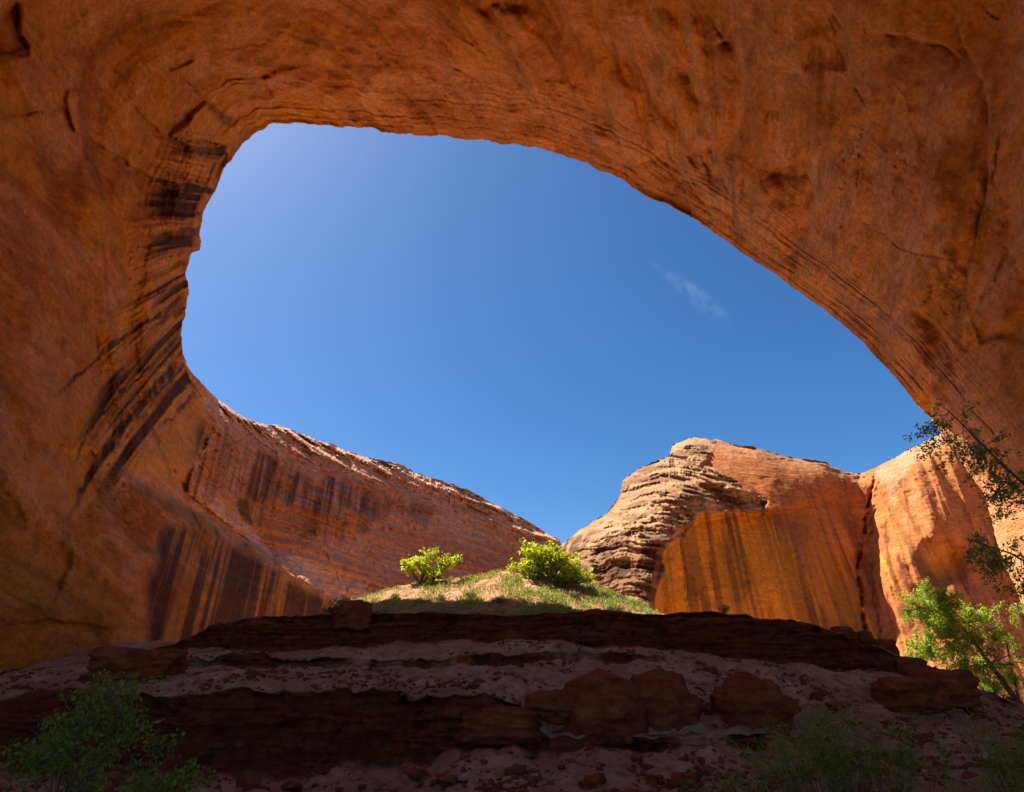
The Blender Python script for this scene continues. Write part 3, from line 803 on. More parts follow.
mask[..., 0] = np.maximum(mask[..., 0], right * face * .6 * sstep(.5, .95, streak) * sstep(470, 520, py) * sstep(960, 900, px))
mask[..., 0] = np.maximum(mask[..., 0], (~right) * face * .35 * sstep(.55, .95, streak) * sstep(720, 800, px))
mask[..., 1] = np.maximum(mask[..., 1], right * (.14 * sstep(890, 930, px) + .9 * poly_mask(wx, wy, [(862, 476), (900, 450), (945, 425), (950, 440), (918, 462), (900, 478), (892, 500), (884, 486)], 3)))
mask[..., 1] = np.clip(mask[..., 1], 0, 1)
rel *= np.clip(.3 + edge / 3, .3, 1)
rel += 12 * np.exp(-edge / 6.0) + 9 * np.exp(-hs / 30.0) * sstep(740, 640, px)          # the top rolls back into the light
P = CAM + d * (R + rel)[..., None]
rows = []
for by, bz in ((3, .1), (9, -.6), (25, -3), (60, -20), (90, -75)):
    q = CAM + d[0] * (R[0] + rel[0])[:, None]
    hd = d[0] * np.array([1, 1, 0]); hd /= np.linalg.norm(hd, axis=1, keepdims=True)
    q = q + hd * by; q[:, 2] += bz
    rows.append(q)
P = np.concatenate([np.stack(rows[::-1]), P], 0)
mask = np.concatenate([np.repeat(mask[:1], 5, 0), mask], 0)
RT = np.concatenate([np.repeat(right[:1], 5, 0), right], 0)
faces = grid_faces(ny + 5, nx); fm = RT.reshape(-1)[faces].sum(1) >= 3
Vall, Mall = P.reshape(-1, 3), mask.reshape(-1, 4)
v, f, a = compact(Vall, faces[~fm][:, ::-1], {"mask": Mall})
b1 = mesh_obj("cliff", v, f, M_BUTTE, origin=(60, 140, 0), attrs=a)
tag(b1, "tall butte with pale layered nose and amber streaked face beyond the bank", "cliff")
v, f, a = compact(Vall, faces[fm][:, ::-1], {"mask": Mall})
b2 = mesh_obj("cliff", v, f, M_BUTTE, origin=(130, 120, 0), attrs=a)
tag(b2, "reddish fluted cliff with a round hollow between the butte and the arch pillar", "cliff")

# ------------------------------------------------------------------ the bank, the mound behind its crest, the canyon floor
XS = np.array([-700, 0, 100, 170, 210, 250, 300, 350, 400, 430, 470, 512, 535, 570, 600, 640, 690, 740, 800, 850, 880, 905, 940, 960, 1024, 1100, 1700], float)
def curve(pts): return lambda x: np.interp(x, [p[0] for p in pts], [p[1] for p in pts])
k2 = curve([(-700, 775), (0, 776), (130, 776), (250, 771), (300, 764), (350, 760), (420, 762), (455, 742), (535, 744), (560, 742), (700, 740), (1024, 748), (1700, 750)])
k3 = curve([(-700, 697), (0, 697), (150, 691), (250, 688), (400, 689), (412, 694), (425, 690), (520, 695), (535, 716), (550, 728), (700, 728), (1024, 742), (1700, 745)])
k4 = curve([(-700, 684), (0, 682), (150, 672), (300, 668), (512, 671), (700, 672), (800, 680), (900, 692), (960, 704), (1024, 722), (1700, 730)])
k5 = curve([(-700, 680), (0, 678), (100, 668), (170, 660), (285, 662), (400, 665), (512, 664), (600, 661), (690, 658), (760, 668), (860, 676), (900, 682), (960, 697), (1024, 716), (1700, 728)])
k6 = curve([(-700, 679), (0, 677), (100, 667), (170, 657), (285, 653), (400, 654), (512, 655), (600, 653), (690, 655), (760, 667), (860, 675), (900, 680), (960, 696), (1024, 715), (1700, 727)])
k7 = curve([(-700, 678), (0, 675), (100, 665), (150, 656), (170, 651), (300, 648), (400, 642), (512, 636), (600, 645), (680, 649), (760, 662), (860, 669), (900, 672), (960, 690), (1024, 712), (1700, 726)])
k8 = curve([(-700, 675), (0, 671), (60, 668), (100, 662), (150, 651), (180, 641), (210, 627), (250, 619), (300, 613), (370, 609), (400, 612), (512, 611), (700, 612), (740, 613), (800, 621), (850, 633), (880, 645), (905, 658), (940, 671), (960, 682), (1024, 706), (1700, 722)])
hil = curve([(-700, 680), (250, 640), (310, 616), (340, 605), (370, 598), (400, 588), (430, 581), (470, 577), (500, 571), (545, 574), (590, 584), (620, 596), (650, 609), (690, 626), (1024, 720), (1700, 740)])
cols = np.concatenate([np.linspace(-700, -20, 70), np.linspace(-18, 1042, 620), np.linspace(1060, 1700, 70)])
cn = lambda seed, a_, f=.02: a_ * fbm(np.stack([cols * f, cols * 0 + seed, cols * 0], -1), 5, seed, .6)
zc = lambda f_, Y, w=0.0, sd=0: at(cols, f_(cols) + cn(400 + sd, w), np.full(len(cols), Y))[:, 2]
z8 = zc(k8, 31.0, 1.2, 6)
knots = [(5.0, np.zeros(len(cols)), 2), (13.0, zc(curve([(-700, 800), (1700, 800)]), 13.0), 30), (19.0, zc(k2, 19.0, 7, 1), 60), (19.7, zc(k3, 19.7, 4.5, 2), 46), (25.0, zc(k4, 25.0), 50), (26.6, zc(k5, 26.6, 3.5, 3), 12), (26.9, zc(k6, 26.9, 3.5, 4), 16),
         (30.0, zc(k7, 30.0, 4.5, 5), 24), (31.0, z8, 44), (34.5, z8 - .15, 14), (39.0, np.minimum(z8 - .2, zc(curve([(-700, 700), (300, 640), (400, 606), (600, 608), (660, 640), (1700, 740)]), 39.0)), 10),
         (52.0, zc(hil, 52.0), 60), (62.0, zc(hil, 52.0) * .8, 10), (85.0, zc(hil, 52.0) * .1 - 1.0, 6), (105.0, np.full(len(cols), -1.6), 3)]
LEDGE_SEG = {3: 1.0, 6: .9, 8: 1.0}
Yr, Zr, Lr, Gr = [], [], [], []
for i in range(1, len(knots)):
    Y0, Z0, _ = knots[i - 1]; Y1, Z1, n = knots[i]
    for q in range(n):
        t = q / n
        Yr.append(Y0 + (Y1 - Y0) * t); Zr.append(Z0 + (Z1 - Z0) * t)
        Lr.append(LEDGE_SEG.get(i, 0.0)); Gr.append(1.0 if i >= 10 else 0.0)
Yr = np.array(Yr); Zr = np.array(Zr); Lr = np.array(Lr); Gr = np.array(Gr)
nr, nc = Zr.shape
uh = (cols - CX) / F
PXc = np.repeat(cols[None], nr, 0)
# x along each column's sight line at the row's height
Y2 = np.repeat(Yr[:, None], nc, 1)
vv_ = ((Zr - CAM[2]) * CP - Y2 * SP) / (Y2 * CP + (Zr - CAM[2]) * SP)
X2 = uh[None] * (Y2 * CP + (Zr - CAM[2]) * SP)
P = np.stack([X2, Y2, Zr], -1)
led = np.repeat(Lr[:, None], nc, 1)
h_step = np.zeros_like(led)
for i in LEDGE_SEG:                                                        # a ledge only where its step is high enough
    hh = knots[i][1] - knots[i - 1][1]
    rowsel = (Yr >= knots[i - 1][0]) & (Yr < knots[i][0])
    led[rowsel] *= sstep(.16, .45, hh)[None]
# let the dark rock reach unevenly past its edges
from_n = fbm(P * np.array([.5, .5, .5]), 4, 401)
blur = led.copy()
for q in range(5):
    b_ = blur.copy(); b_[1:-1] = (blur[:-2] + blur[1:-1] + blur[2:]) / 3; blur = b_
ledm = sstep(.22, .78, blur + .38 * from_n)
led_soft = np.clip(blur, 0, 1)
amp = np.clip((Y2 - 8) / 10, .25, 1)
big = fbm(P * .22, 4, 411); med = fbm(P * .9, 4, 412); fin = fbm(P * 3.2, 3, 413)
lay = fbm(np.stack([P[..., 0] * .12, P[..., 1] * .12, P[..., 2] * 3.2 + .4 * big], -1), 4, 414)
keep = np.where((Yr > 28.5) & (Yr < 33), .45, 1.0)[:, None]                # keep the crest line
P[..., 2] += amp * keep * (.28 * big + .16 * med + .075 * fin) * (1 - .5 * led_soft)
P[..., 1] += led_soft * (-.45 * steps(lay, 3, .6) - .75 * big - .45 * med - .15 * fin + .35 * np.clip(ridged(P * .5, 3, 415), 0, 1))
P[..., 0] += led_soft * .12 * med
P[..., 1] += led_soft * (.26 * blocks(P[..., 0], P[..., 1] * .2, P[..., 2], 1.7, .55, 421) + .16 * blocks(P[..., 0], P[..., 1] * .2, P[..., 2], .6, .24, 425)) * np.clip(.7 + 1.0 * fbm(P * .3, 3, 429), 0, 1.5)
hol = sstep(.55, .8, fbm(P * np.array([.9, .9, 1.6]), 3, 416)); P[..., 1] += led_soft * hol * .5
mask = np.zeros(P.shape[:2] + (4,)); mask[..., 3] = 1
mask[..., 0] = ledm * (1 - np.repeat(Gr[:, None], nc, 1))
g_ = np.repeat(Gr[:, None], nc, 1)
mask[..., 1] = g_ * np.clip(.35 + .9 * fbm(P * .35, 4, 417), 0, 1)
mask[..., 2] = sstep(54, 66, Y2)
faces = grid_faces(nr, nc)
bank = mesh_obj("bank", P.reshape(-1, 3), faces, M_GROUND, origin=(0, 25, 0), attrs={"mask": mask.reshape(-1, 4)})
tag(bank, kind="structure")
BP = P; BPX, BPY = to_px(P); BMASK = mask


def on_bank(x, y, ymin=0, ymax=36):
    """the visible point of the bank at a picture position"""
    sel = (Yr >= ymin) & (Yr <= ymax)
    dd = (BPX[sel] - x) ** 2 + (BPY[sel] - y) ** 2
    dd = dd + BP[sel][..., 1] * .02
    i = np.unravel_index(np.argmin(dd), dd.shape)
    return BP[sel][i].copy()


gs = 60
gx_ = np.linspace(-1, 1, gs); GXX, GYY = np.meshgrid(np.sign(gx_) * np.abs(gx_) ** 3 * 3000, np.sign(gx_) * np.abs(gx_) ** 3 * 3000)
gz = np.full(GXX.shape, -.6) + np.where(GYY > 60, -.8, 0)
gm = np.zeros(GXX.shape + (4,)); gm[..., 3] = 1; gm[..., 2] = (GYY > 50) * 1.0
gr = mesh_obj("ground", np.stack([GXX, GYY, gz], -1).reshape(-1, 3), grid_faces(gs, gs), M_GROUND, attrs={"mask": gm.reshape(-1, 4)})
tag(gr, kind="structure")

# ------------------------------------------------------------------ loose rocks
rng = np.random.default_rng(7)


def ico(n):
    import bmesh
    bm = bmesh.new(); bmesh.ops.create_icosphere(bm, subdivisions=n, radius=1.0)
    V = np.array([v.co[:] for v in bm.verts]); Fc = np.array([[v.index for v in f.verts] for f in bm.faces]); bm.free()
    return V, Fc

ICO5, ICO3, ICO2 = ico(5), ico(3), ico(1)


def rock_shape(base, size, seed, blocky=.55, rough=.22):
    V, Fc = base
    q = np.abs(V) ** (1.0 + 0)
    e = 2 + 4 * blocky
    V = V / (np.sum(np.abs(V) ** e, 1) ** (1 / e))[:, None]
    n = fbm(V * 1.3 + seed * 5.1, 4, seed); n2 = fbm(V * np.array([1, 1, 3.5]) * 1.4 + seed, 4, seed + 3)
    V = V * (1 + rough * n + .5 * rough * (steps(n2, 3, .7)))[:, None]
    return V * np.array(size) / 2, Fc


def rock(name, px_, py_top, py_bot, wpx, seed, label, cat="boulder", group=None, base=None, blocky=.55, depth=.9, sink=.2, ymin=0, ymax=36):
    p = on_bank(px_, py_bot - .15 * (py_bot - py_top), ymin, ymax)
    dist = (p[1]) * CP + (p[2] - CAM[2]) * SP
    w = wpx * dist / F; h = (py_bot - py_top) * dist / F * 1.05
    V, Fc = rock_shape(base or ICO5, (w, w * depth, h * (1 + sink)), seed, blocky)
    V = V.copy(); V[:, 2] += h / 2 - h * sink / 2
    a = rng.uniform(-.3, .3); c, s = math.cos(a), math.sin(a)
    V = V @ np.array([[c, s, 0], [-s, c, 0], [0, 0, 1]])
    m = np.zeros((len(V), 4)); m[:, 3] = 1
    p[1] += w * depth * .15
    o_ = mesh_obj(name, V, Fc, M_STONE, attrs={"mask": m}); o_.location = p
    return tag(o_, label, cat, group)


rock("boulder", 608, 688, 731, 88, 3, "broad dark red boulder, larger of the two domes mid slope", blocky=.02, sink=.55)
rock("boulder", 664, 686, 727, 76, 4, "rounded dark red boulder overlapping the broad dome from the right side", blocky=.02, sink=.55)
rock("boulder", 757, 684, 726, 84, 5, "isolated dark rounded boulder above the feathery green bush", blocky=.02, sink=.55)
rock("boulder", 553, 697, 720, 54, 6, "low dark boulder between the long ledge and the domed boulders", blocky=.4)
rock("boulder", 497, 716, 744, 76, 8, "low rounded rock at the tip of the long lower ledge", blocky=.4)
rock("boulder", 125, 657, 686, 76, 9, "flat dark slab on the pale slope below the alcove wall", blocky=.6)
rock("boulder", 953, 680, 706, 52, 10, "dark square block at the low end of the crest beside the tree", blocky=.7)
rock("boulder", 921, 686, 713, 60, 11, "dark tilted boulder just below the low end of the crest", blocky=.6)
rock("boulder", 351, 608, 629, 34, 12, "squared block standing on the crest below the grey scrub", blocky=.8, ymin=29)
rock("boulder", 867, 634, 644, 14, 13, "small loose block perched on the crest against the streaked cliff", blocky=.8, ymin=29, base=ICO3)
rock("boulder", 887, 643, 655, 22, 14, "small slab on the crest edge beside the perched block", blocky=.7, ymin=29, base=ICO3)
rock("boulder", 846, 630, 640, 24, 15, "thin capping slab on the sloping crest left of the perched block", blocky=.7, ymin=29, base=ICO3)
rock("boulder", 912, 660, 672, 26, 16, "dark slab where the crest drops towards the tree", blocky=.7, ymin=29, base=ICO3)

protos = []
for k in range(8):
    V, Fc = rock_shape(ICO3, (1, rng.uniform(.6, .95), rng.uniform(.4, .7)), 30 + k, .45, .5)
    me_o = mesh_obj("stone", V, Fc, M_STONE, attrs={"mask": np.zeros((len(V), 4))})
    protos.append(me_o)
n_st = 0
for k in range(900):
    x, y = rng.uniform(0, 1024), rng.uniform(655, 792)
    if n_st >= 150: break
    p = on_bank(x, y)
    j = np.argmin((BP[..., 0] - p[0]) ** 2 + (BP[..., 1] - p[1]) ** 2 + (BP[..., 2] - p[2]) ** 2)
    if BMASK[..., 0].ravel()[j] > .5: continue
    if vnoise(np.array([[x / 60, y / 25, 3.3]]), 9)[0] < -.15: continue
    size = .10 + .55 * rng.random() ** 4
    src = protos[n_st % 8]
    o_ = src if n_st < 8 else src.copy()
    if n_st >= 8: scene.collection.objects.link(o_)
    o_.location = p + np.array([0, 0, size * .12]); o_.scale = (size, size, size * rng.uniform(.7, 1.1))
    o_.rotation_euler = (rng.uniform(-.3, .3), rng.uniform(-.3, .3), rng.uniform(0, 6.28))
    tag(o_, "small dark stone lying loose on the pale shaded slope", "stone", "stones scattered over the bank")
    n_st += 1

# gravel: chips far too many to count
Vs, Fs = [], []; off = 0
bv, bf = ICO2
flat = BP.reshape(-1, 3); fl = (BMASK[..., 0].ravel() < .45) & (flat[:, 1] > 11) & (flat[:, 1] < 33) & (np.abs(BPX.ravel() - 512) < 540)
cand = flat[fl]; gw = np.clip(.15 + 1.6 * fbm(cand * .6, 4, 510), .02, 1.5); gw /= gw.sum()
for p in cand[rng.choice(len(cand), 6500, p=gw)]:
    s = .03 + .10 * rng.random() ** 2.5
    v = bv * np.array([s, s * rng.uniform(.6, 1), s * rng.uniform(.4, .8)]) * (1 + .3 * rng.standard_normal((len(bv), 1)) * .6)
    a_ = rng.uniform(0, 6.28); c, s2 = math.cos(a_), math.sin(a_)
    v = v @ np.array([[c, s2, 0], [-s2, c, 0], [0, 0, 1]])
    Vs.append(v + p + [rng.normal(0, .06), rng.normal(0, .06), s * .2]); Fs.append(bf + off); off += len(bv)
Vg = np.concatenate(Vs)
gv = mesh_obj("gravel", Vg, np.concatenate(Fs), M_STONE, smooth=False, attrs={"mask": np.zeros((len(Vg), 4))})
tag(gv, kind="stuff")

# ------------------------------------------------------------------ plants
def tube(path, r0, r1, sides=6):
    path = np.asarray(path, float); n = len(path)
    t = np.gradient(path, axis=0); t /= np.linalg.norm(t, axis=1, keepdims=True) + 1e-9
    ref = np.where(np.abs(t[:, 2:3]) > .9, [[1, 0, 0]], [[0, 0, 1]])
    a = np.cross(t, ref); a /= np.linalg.norm(a, axis=1, keepdims=True) + 1e-9
    b = np.cross(t, a)
    r = np.linspace(r0, r1, n)[:, None]
    ang = np.arange(sides) / sides * 2 * math.pi
    V = path[:, None] + r[:, None] * (np.cos(ang)[None, :, None] * a[:, None] + np.sin(ang)[None, :, None] * b[:, None])
    return V.reshape(-1, 3), grid_faces(n, sides, True)


class Plant:
    def __init__(self, seed):
        self.r = np.random.default_rng(seed); self.V, self.F, self.off = [], [], 0
        self.tips = []

    def limb(self, p, d, length, r0, r1, wob=.25, n=8, lift=0.0):
        pts = [np.array(p, float)]; d = np.array(d, float); d /= np.linalg.norm(d)
        for k in range(n):
            d = d + self.r.normal(0, wob / n ** .5, 3) + np.array([0, 0, lift / n]); d /= np.linalg.norm(d)
            pts.append(pts[-1] + d * length / n)
        return self.path(pts, r0, r1)

    def path(self, pts, r0, r1):
        pts = np.array(pts, float)
        V, Fc = tube(pts, r0, r1); self.V.append(V); self.F.append(Fc + self.off); self.off += len(V)
        return pts

    def branch(self, p, d, length, r0, level, spread=.7, kids=4, wob=.3, lift=.2, start=.35):
        pts = self.limb(p, d, length, r0, r0 * .45, wob, 7, lift)
        dirn = pts[-1] - pts[-3]; dirn /= np.linalg.norm(dirn)
        if level == 0:
            self.tips.append(pts); return
        for k in range(kids):
            t = start + (1 - start) * (k + self.r.random() * .8) / kids
            q = pts[min(len(pts) - 1, int(t * (len(pts) - 1)))]
            nd = dirn + self.r.normal(0, spread, 3); nd[2] += .15
            self.branch(q, nd, length * self.r.uniform(.5, .75), r0 * .5, level - 1, spread, kids, wob, lift, start)
        self.tips.append(pts[-4:])

    def wood(self, name, mat, parent, origin):
        return mesh_obj(name, np.concatenate(self.V), np.concatenate(self.F), mat, parent, origin=None)

    def leaves(self, per_m, size, jitter, aspect=2.4, droop=0.0, cover=None):
        C, D, S = [], [], []
        for pts in self.tips:
            seg = np.linalg.norm(np.diff(pts, axis=0), axis=1); n = max(2, int(seg.sum() * per_m))
            if cover is not None: n = int(n * cover(pts[-1]))
            if n <= 0: continue
            t = self.r.random(n) * (len(pts) - 1); i = np.minimum(t.astype(int), len(pts) - 2); f = (t - i)[:, None]
            c = pts[i] * (1 - f) + pts[i + 1] * f + self.r.normal(0, jitter, (n, 3))
            C.append(c); D.append(self.r.normal(0, 1, (n, 3)) + np.array([0, 0, -droop])); S.append(size * self.r.uniform(.6, 1.35, n))
        return leaf_mesh(np.concatenate(C), np.concatenate(D), np.concatenate(S), aspect, self.r)


def leaf_mesh(C, D, S, aspect, r):
    n = len(C)
    D = D / (np.linalg.norm(D, axis=1, keepdims=True) + 1e-9)
    N = r.normal(0, 1, (n, 3)); B = np.cross(D, N); B /= np.linalg.norm(B, axis=1, keepdims=True) + 1e-9
    Nn = np.cross(B, D)
    L = S[:, None]; Wd = L / aspect
    base = C - D * L * .5; tip = C + D * L * .5 - Nn * L * .08
    m1 = C + B * Wd * .5 - D * L * .05 + Nn * L * .05; m2 = C - B * Wd * .5 - D * L * .05 + Nn * L * .05
    V = np.stack([base, m1, tip, m2], 1).reshape(-1, 3)
    i = np.arange(n)[:, None] * 4
    Fc = np.concatenate([i + np.array([[0, 1, 2]]), i + np.array([[0, 2, 3]])], 0)
    m = np.repeat(r.random((n, 1)), 4, 0).reshape(-1, 1) * np.ones((1, 4))
    return V, Fc, {"mask": m}


def plant_thing(name, loc, P_, leafset, leafmat, label, cat, wood_name="trunk", crown_name="crown", group=None):
    e = bpy.data.objects.new(name, None); e.location = loc; e.empty_display_size = .3
    scene.collection.objects.link(e)
    if P_.V: mesh_obj(wood_name, np.concatenate(P_.V), np.concatenate(P_.F), M_BARK, e)
    V, Fc, a = leafset
    mesh_obj(crown_name, V, Fc, leafmat, e, attrs=a, smooth=False)
    return tag(e, label, cat, group)


def hill_point(x, y):
    return on_bank(x, y, 36, 54)


# small trees on the mound
def mound_tree(name, px_, py_, targets, seed, label, per_m, size, jit, mat=None, cat="tree"):
    base = hill_point(px_, py_); Pl = Plant(seed); r = Pl.r
    sc = (base[1] * CP + (base[2] - CAM[2]) * SP) / F
    for tx, ty, rad in targets:                                       # each target: a puff of crown at a picture offset
        tgt = np.array([(tx - px_) * sc, r.uniform(-.9, .9), (py_ - ty) * sc])
        mid = tgt * .5 + r.normal(0, .15, 3)
        pts = [np.zeros(3), mid * .6 + [0, 0, .1], mid, tgt * .8 + r.normal(0, .1, 3), tgt]
        Pl.path(pts, .09, .03)
        for k in range(int(9 * rad / 10) + 4):
            dv = r.normal(0, 1, 3); dv[2] = abs(dv[2]) * .8 + .1
            s0 = tgt * r.uniform(.55, 1.0)
            Pl.branch(s0, dv, rad * sc * r.uniform(.6, 1.0), .022, 1, .7, 3, .3, .1)
    return plant_thing(name, base, Pl, Pl.leaves(per_m, size, jit, 1.7), mat or M_LEAF_SUN, label, cat)


mound_tree("small_tree", 420, 585, [(417, 562, 12), (428, 554, 11), (408, 568, 10), (423, 570, 9), (440, 575, 8), (450, 565, 11), (458, 559, 9), (445, 580, 9), (402, 562, 9)], 11,
           "bright green open-crowned small tree on the mound against the shaded pink cliff", 11, .30, .12)
mound_tree("bushy_tree", 552, 584, [(520, 566, 13), (530, 556, 14), (527, 547, 9), (545, 560, 15), (560, 562, 15), (552, 553, 11), (573, 568, 13), (566, 556, 9), (583, 576, 10), (512, 570, 9), (540, 572, 13), (575, 580, 10), (532, 579, 9), (556, 579, 9), (592, 581, 7), (565, 583, 8)], 12,
           "dense bright green bush tree on the sunlit mound below the notch of sky", 15, .30, .14)

# grass over the mound
gp = BP.reshape(-1, 3); gx2, gy2 = BPX.ravel(), BPY.ravel()
selg = (gp[:, 1] > 35.5) & (gp[:, 1] < 55) & (gx2 > 340) & (gx2 < 665)
cand = gp[selg]; dens = np.clip(.35 + 1.6 * fbm(cand * .6, 4, 500), .02, 1.3); dens *= np.interp(gx2[selg], [380, 500, 560], [.25, .55, 1]); dens /= dens.sum()
C = cand[rng.choice(len(cand), 26000, p=dens)] + rng.normal(0, .12, (26000, 3)) * [1, 1, 0]
S = rng.uniform(.14, .42, len(C)); D = rng.normal(0, .38, (len(C), 3)) + [0, 0, 1]
C[:, 2] += S * .4
V, Fc, a = leaf_mesh(C, D, S, 5.0, rng)
tag(mesh_obj("grass", V, Fc, M_GRASS, attrs=a, smooth=False), kind="stuff")


def scrub(name, loc, w, h, n, seed, label, mat, size=.14, aspect=3.0, group=None, cat="shrub", deep=.8):
    Pl = Plant(seed); r = Pl.r
    for k in range(n):
        a_ = r.uniform(0, 6.28); q = r.random() ** .5
        top_ = np.array([math.cos(a_) * q * w / 2, math.sin(a_) * q * w / 2 * deep, h * (1 - .55 * q * q) * r.uniform(.7, 1.05)])
        pts = [top_ * np.array([.1, .1, 0]), top_ * np.array([.45, .45, .4]) + r.normal(0, .03 * w, 3), top_ * np.array([.8, .8, .75]) + r.normal(0, .03 * w, 3), top_]
        pts[0][2] = 0
        Pl.path(pts, .012 * h + .004, .003); Pl.tips.append(np.array(pts[1:]))
    return plant_thing(name, loc, Pl, Pl.leaves(42, size, .05 + .03 * w, aspect), mat, label, cat, "stems", "foliage", group)


scrub("scrub_bush", on_bank(350, 610, 31, 36), 2.2, .75, 60, 21, "low grey green scrub on top of the squared crest block", M_SAGE, .13)
scrub("scrub_bush", on_bank(332, 612, 31, 36), 1.4, .5, 30, 22, "small grey scrub on the crest edge under the left cliff", M_SAGE, .12)
scrub("grass_tuft", on_bank(725, 613, 30.5, 34), .8, .42, 26, 23, "pale dry tuft alone on the crest before the amber face", M_GRASS, .13, 4.0, cat="grass tuft")

for k, (x, y, w, h) in enumerate([(604, 597, 1.3, .6), (618, 601, 1.5, .55), (632, 604, 1.2, .5), (590, 592, 1.1, .55), (645, 607, 1.0, .4), (575, 598, 1.2, .45), (548, 590, 1.0, .4)]):
    scrub("low_shrub", hill_point(x, y), w, h, 36, 70 + k, "low grey green shrub trailing down the sunlit flank of the mound", M_SAGE if k % 2 else M_LEAF_OLIVE, .13, group="low shrubs on the mound")
for k, (x, y, w, h) in enumerate([(440, 600, 1.4, .5), (470, 598, 1.2, .45), (420, 604, 1.1, .4), (500, 603, 1.5, .45), (395, 598, 1.0, .45)]):
    scrub("low_shrub", hill_point(x, y), w, h, 36, 90 + k, "low grey green shrub on the shaded face of the mound above the crest", M_SAGE if k % 2 else M_LEAF_OLIVE, .13, group="low shrubs on the shaded mound face")

# the shaded shrub low on the left
def leafy_shrub():
    base = on_bank(55, 800, 5, 13); base = at(55, 810, 9.5); base[2] = .0
    Pl = Plant(31); r = Pl.r; sc = (base[1] * CP - 1.7 * SP) / F
    for tx, ty in [(0, 720), (20, 740), (45, 715), (70, 690), (95, 705), (120, 715), (60, 745), (100, 740), (135, 745), (150, 765), (175, 775), (192, 778), (30, 770), (80, 770), (120, 775), (-20, 735), (-30, 760), (75, 672), (60, 684), (88, 672), (40, 735), (160, 785), (10, 695)]:
        tgt = np.array([(tx - 55) * sc, r.uniform(-.7, .7), (812 - ty) * sc * 1.02])
        pts = [r.normal(0, .08, 3) * [1, 1, 0], tgt * .35 + r.normal(0, .06, 3) + [0, 0, .1], tgt * .7 + r.normal(0, .06, 3), tgt]
        Pl.path(pts, .018, .006)
        for k in range(9):
            s0 = pts[2] + (tgt - pts[2]) * r.random()
            dv = r.normal(0, .7, 3) + [0, 0, .35]
            Pl.branch(s0, dv, r.uniform(.16, .34), .005, 1, .6, 3, .3, .05)
    return plant_thing("leafy_shrub", base, Pl, Pl.leaves(40, .074, .055, 1.8), M_LEAF_NEAR, "dark green small-leaved shrub in deep shade below the long lower ledge", "shrub", "stems", "foliage")


leafy_shrub()


# the feathery bush low on the right
def feathery(px_, Y, w, h, n, seed, label):
    base = at(px_, 800, Y); base[2] = -.05
    Pl = Plant(seed); r = Pl.r
    for k in range(n):
        x = r.normal(0, w * .27); y = r.normal(0, .5)
        hh = h * r.uniform(.55, 1.05) * math.exp(-(x / (w * .52)) ** 2)
        top_ = np.array([x + r.normal(0, .18), y + r.normal(0, .15), hh])
        pts = [np.array([x * .75, y * .7, 0]), np.array([x * .85, y * .8, hh * .4]), np.array([x, y, hh * .75]), top_]
        Pl.path(pts, .007, .002); Pl.tips.append(np.array(pts[1:]))
    return plant_thing("feathery_bush", base, Pl, Pl.leaves(62, .085, .06, 5.0), M_LEAF_GREY, label, "bush", "stems", "foliage")


feathery(850, 11.0, 4.2, 1.6, 140, 41, "wispy dark green bush spreading at the foot of the slope below the isolated boulder")
feathery(1030, 11.5, 1.6, 1.5, 60, 42, "wispy green bush half seen under the leaning tree")


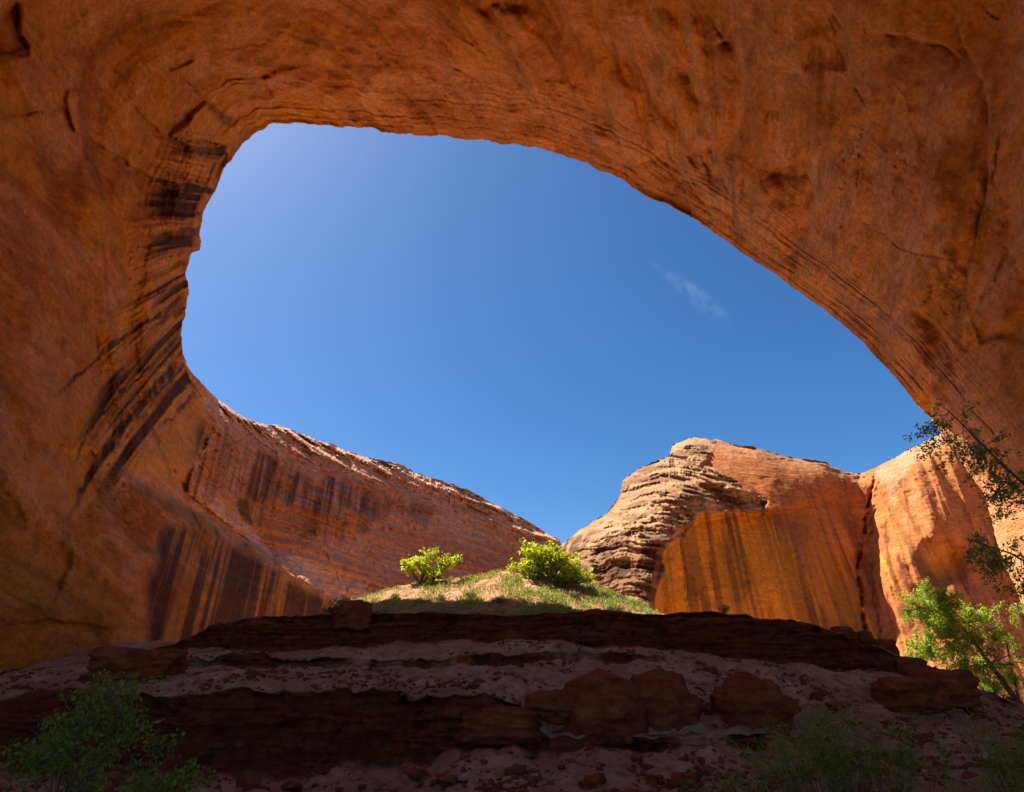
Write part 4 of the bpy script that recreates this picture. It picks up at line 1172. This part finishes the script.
# the leaning tree by the end of the crest
def leaning_tree():
    Y = 48.5
    base = at(1046, 736, Y); Pl = Plant(51); r = Pl.r
    rel_ = lambda x, y, dy=0: at(x, y, Y + dy) - base
    main = [rel_(1046, 736), rel_(1032, 718, -.4), rel_(1012, 694, -.6), rel_(990, 664, -.6), rel_(968, 634, -.3), rel_(945, 610)]
    Pl.path(main, .30, .07)
    Pl.path([rel_(1048, 737), rel_(1034, 726, .5), rel_(1010, 712, .8), rel_(985, 690, 1.0), rel_(960, 672, 1.2)], .26, .07)
    Pl.path([rel_(1020, 704), rel_(1012, 670, .6), rel_(1006, 640, .9), rel_(998, 610, 1)], .10, .03)
    for tx, ty, rad, cnt in [(922, 603, 16, 10), (938, 606, 17, 11), (952, 614, 16, 10), (915, 618, 12, 7), (932, 622, 15, 9), (968, 622, 14, 9), (983, 616, 12, 7), (945, 636, 18, 10), (925, 645, 15, 8), (965, 648, 16, 9),
                             (985, 648, 14, 8), (945, 658, 16, 8), (920, 657, 12, 6), (970, 672, 15, 8), (995, 670, 14, 6), (955, 676, 12, 5), (1005, 640, 13, 6), (1020, 690, 16, 6), (1000, 695, 14, 5), (1030, 660, 16, 6), (1045, 630, 18, 6), (985, 690, 12, 4), (1020, 610, 12, 3)]:
        dy = r.uniform(-1.6, 1.6); tgt = rel_(tx, ty, dy); sc = Y * 1.13 / F
        j = np.argmin([np.linalg.norm(np.array(m) - tgt) for m in main]); j = max(1, j)
        src = main[j]
        Pl.path([src, src * .55 + tgt * .45 + r.normal(0, .15, 3) + [0, 0, -.1], tgt], .05, .018)
        for k in range(cnt):
            dv = r.normal(0, 1, 3); dv[2] = dv[2] * .6 + .25
            Pl.branch(tgt + r.normal(0, .15, 3), dv, rad * sc * r.uniform(.55, 1.0), .012, 1, .6, 3, .3, .1)
    return plant_thing("tree", base, Pl, Pl.leaves(36, .25, .16, 2.1), M_LEAF_SUN_B, "leaning green tree beside the low end of the crest", "tree")


M_LEAF_SUN_B = leaf_material("cottonwood leaves", (.16, .24, .03), (.26, .36, .045), (.40, .48, .08), .42)
leaning_tree()


# the tree whose boughs hang in from the side
def overhanging_tree():
    Y = 13.0
    base = at(1250, 800, Y); base[2] = -.2; Pl = Plant(61); r = Pl.r
    rel_ = lambda x, y, dy=0: at(x, y, Y + dy) - base
    trunk = [np.zeros(3), rel_(1235, 720), rel_(1190, 640, .2), rel_(1130, 570, .3), rel_(1075, 520, .2)]
    Pl.path(trunk, .20, .07)
    bough = [rel_(1075, 520, .2), rel_(1050, 502), rel_(1022, 482), rel_(1000, 462), rel_(980, 442), rel_(962, 424), rel_(948, 410)]
    Pl.path(bough, .05, .012)
    low = [rel_(1130, 570, .3), rel_(1090, 590), rel_(1040, 570), rel_(1010, 553), rel_(985, 545), rel_(965, 538)]
    Pl.path(low, .04, .008)
    for b_, cnt in ((bough[1:], 50), (low[2:], 26)):
        b_ = np.array(b_)
        for k in range(cnt):
            t = r.random() * (len(b_) - 1); i = min(int(t), len(b_) - 2); q = b_[i] + (b_[i + 1] - b_[i]) * (t - i)
            side = 1 if r.random() < .70 else -1
            dv = np.array([-.35, r.normal(0, .6), -.75]) if side > 0 else np.array([.45, r.normal(0, .5), .55])
            dv = dv + r.normal(0, .35, 3)
            ln = r.uniform(.5, 1.15) if side > 0 else r.uniform(.25, .6)
            Pl.branch(q, dv, ln * (1 if cnt > 40 else .75), .008, 1, .55, 4, .3, -.1)
    return plant_thing("tree", base, Pl, Pl.leaves(36, .085, .05, 1.9), M_LEAF_OLIVE, "dark leafy boughs of a tree reaching across the bright edge of the arch pillar", "tree")


overhanging_tree()
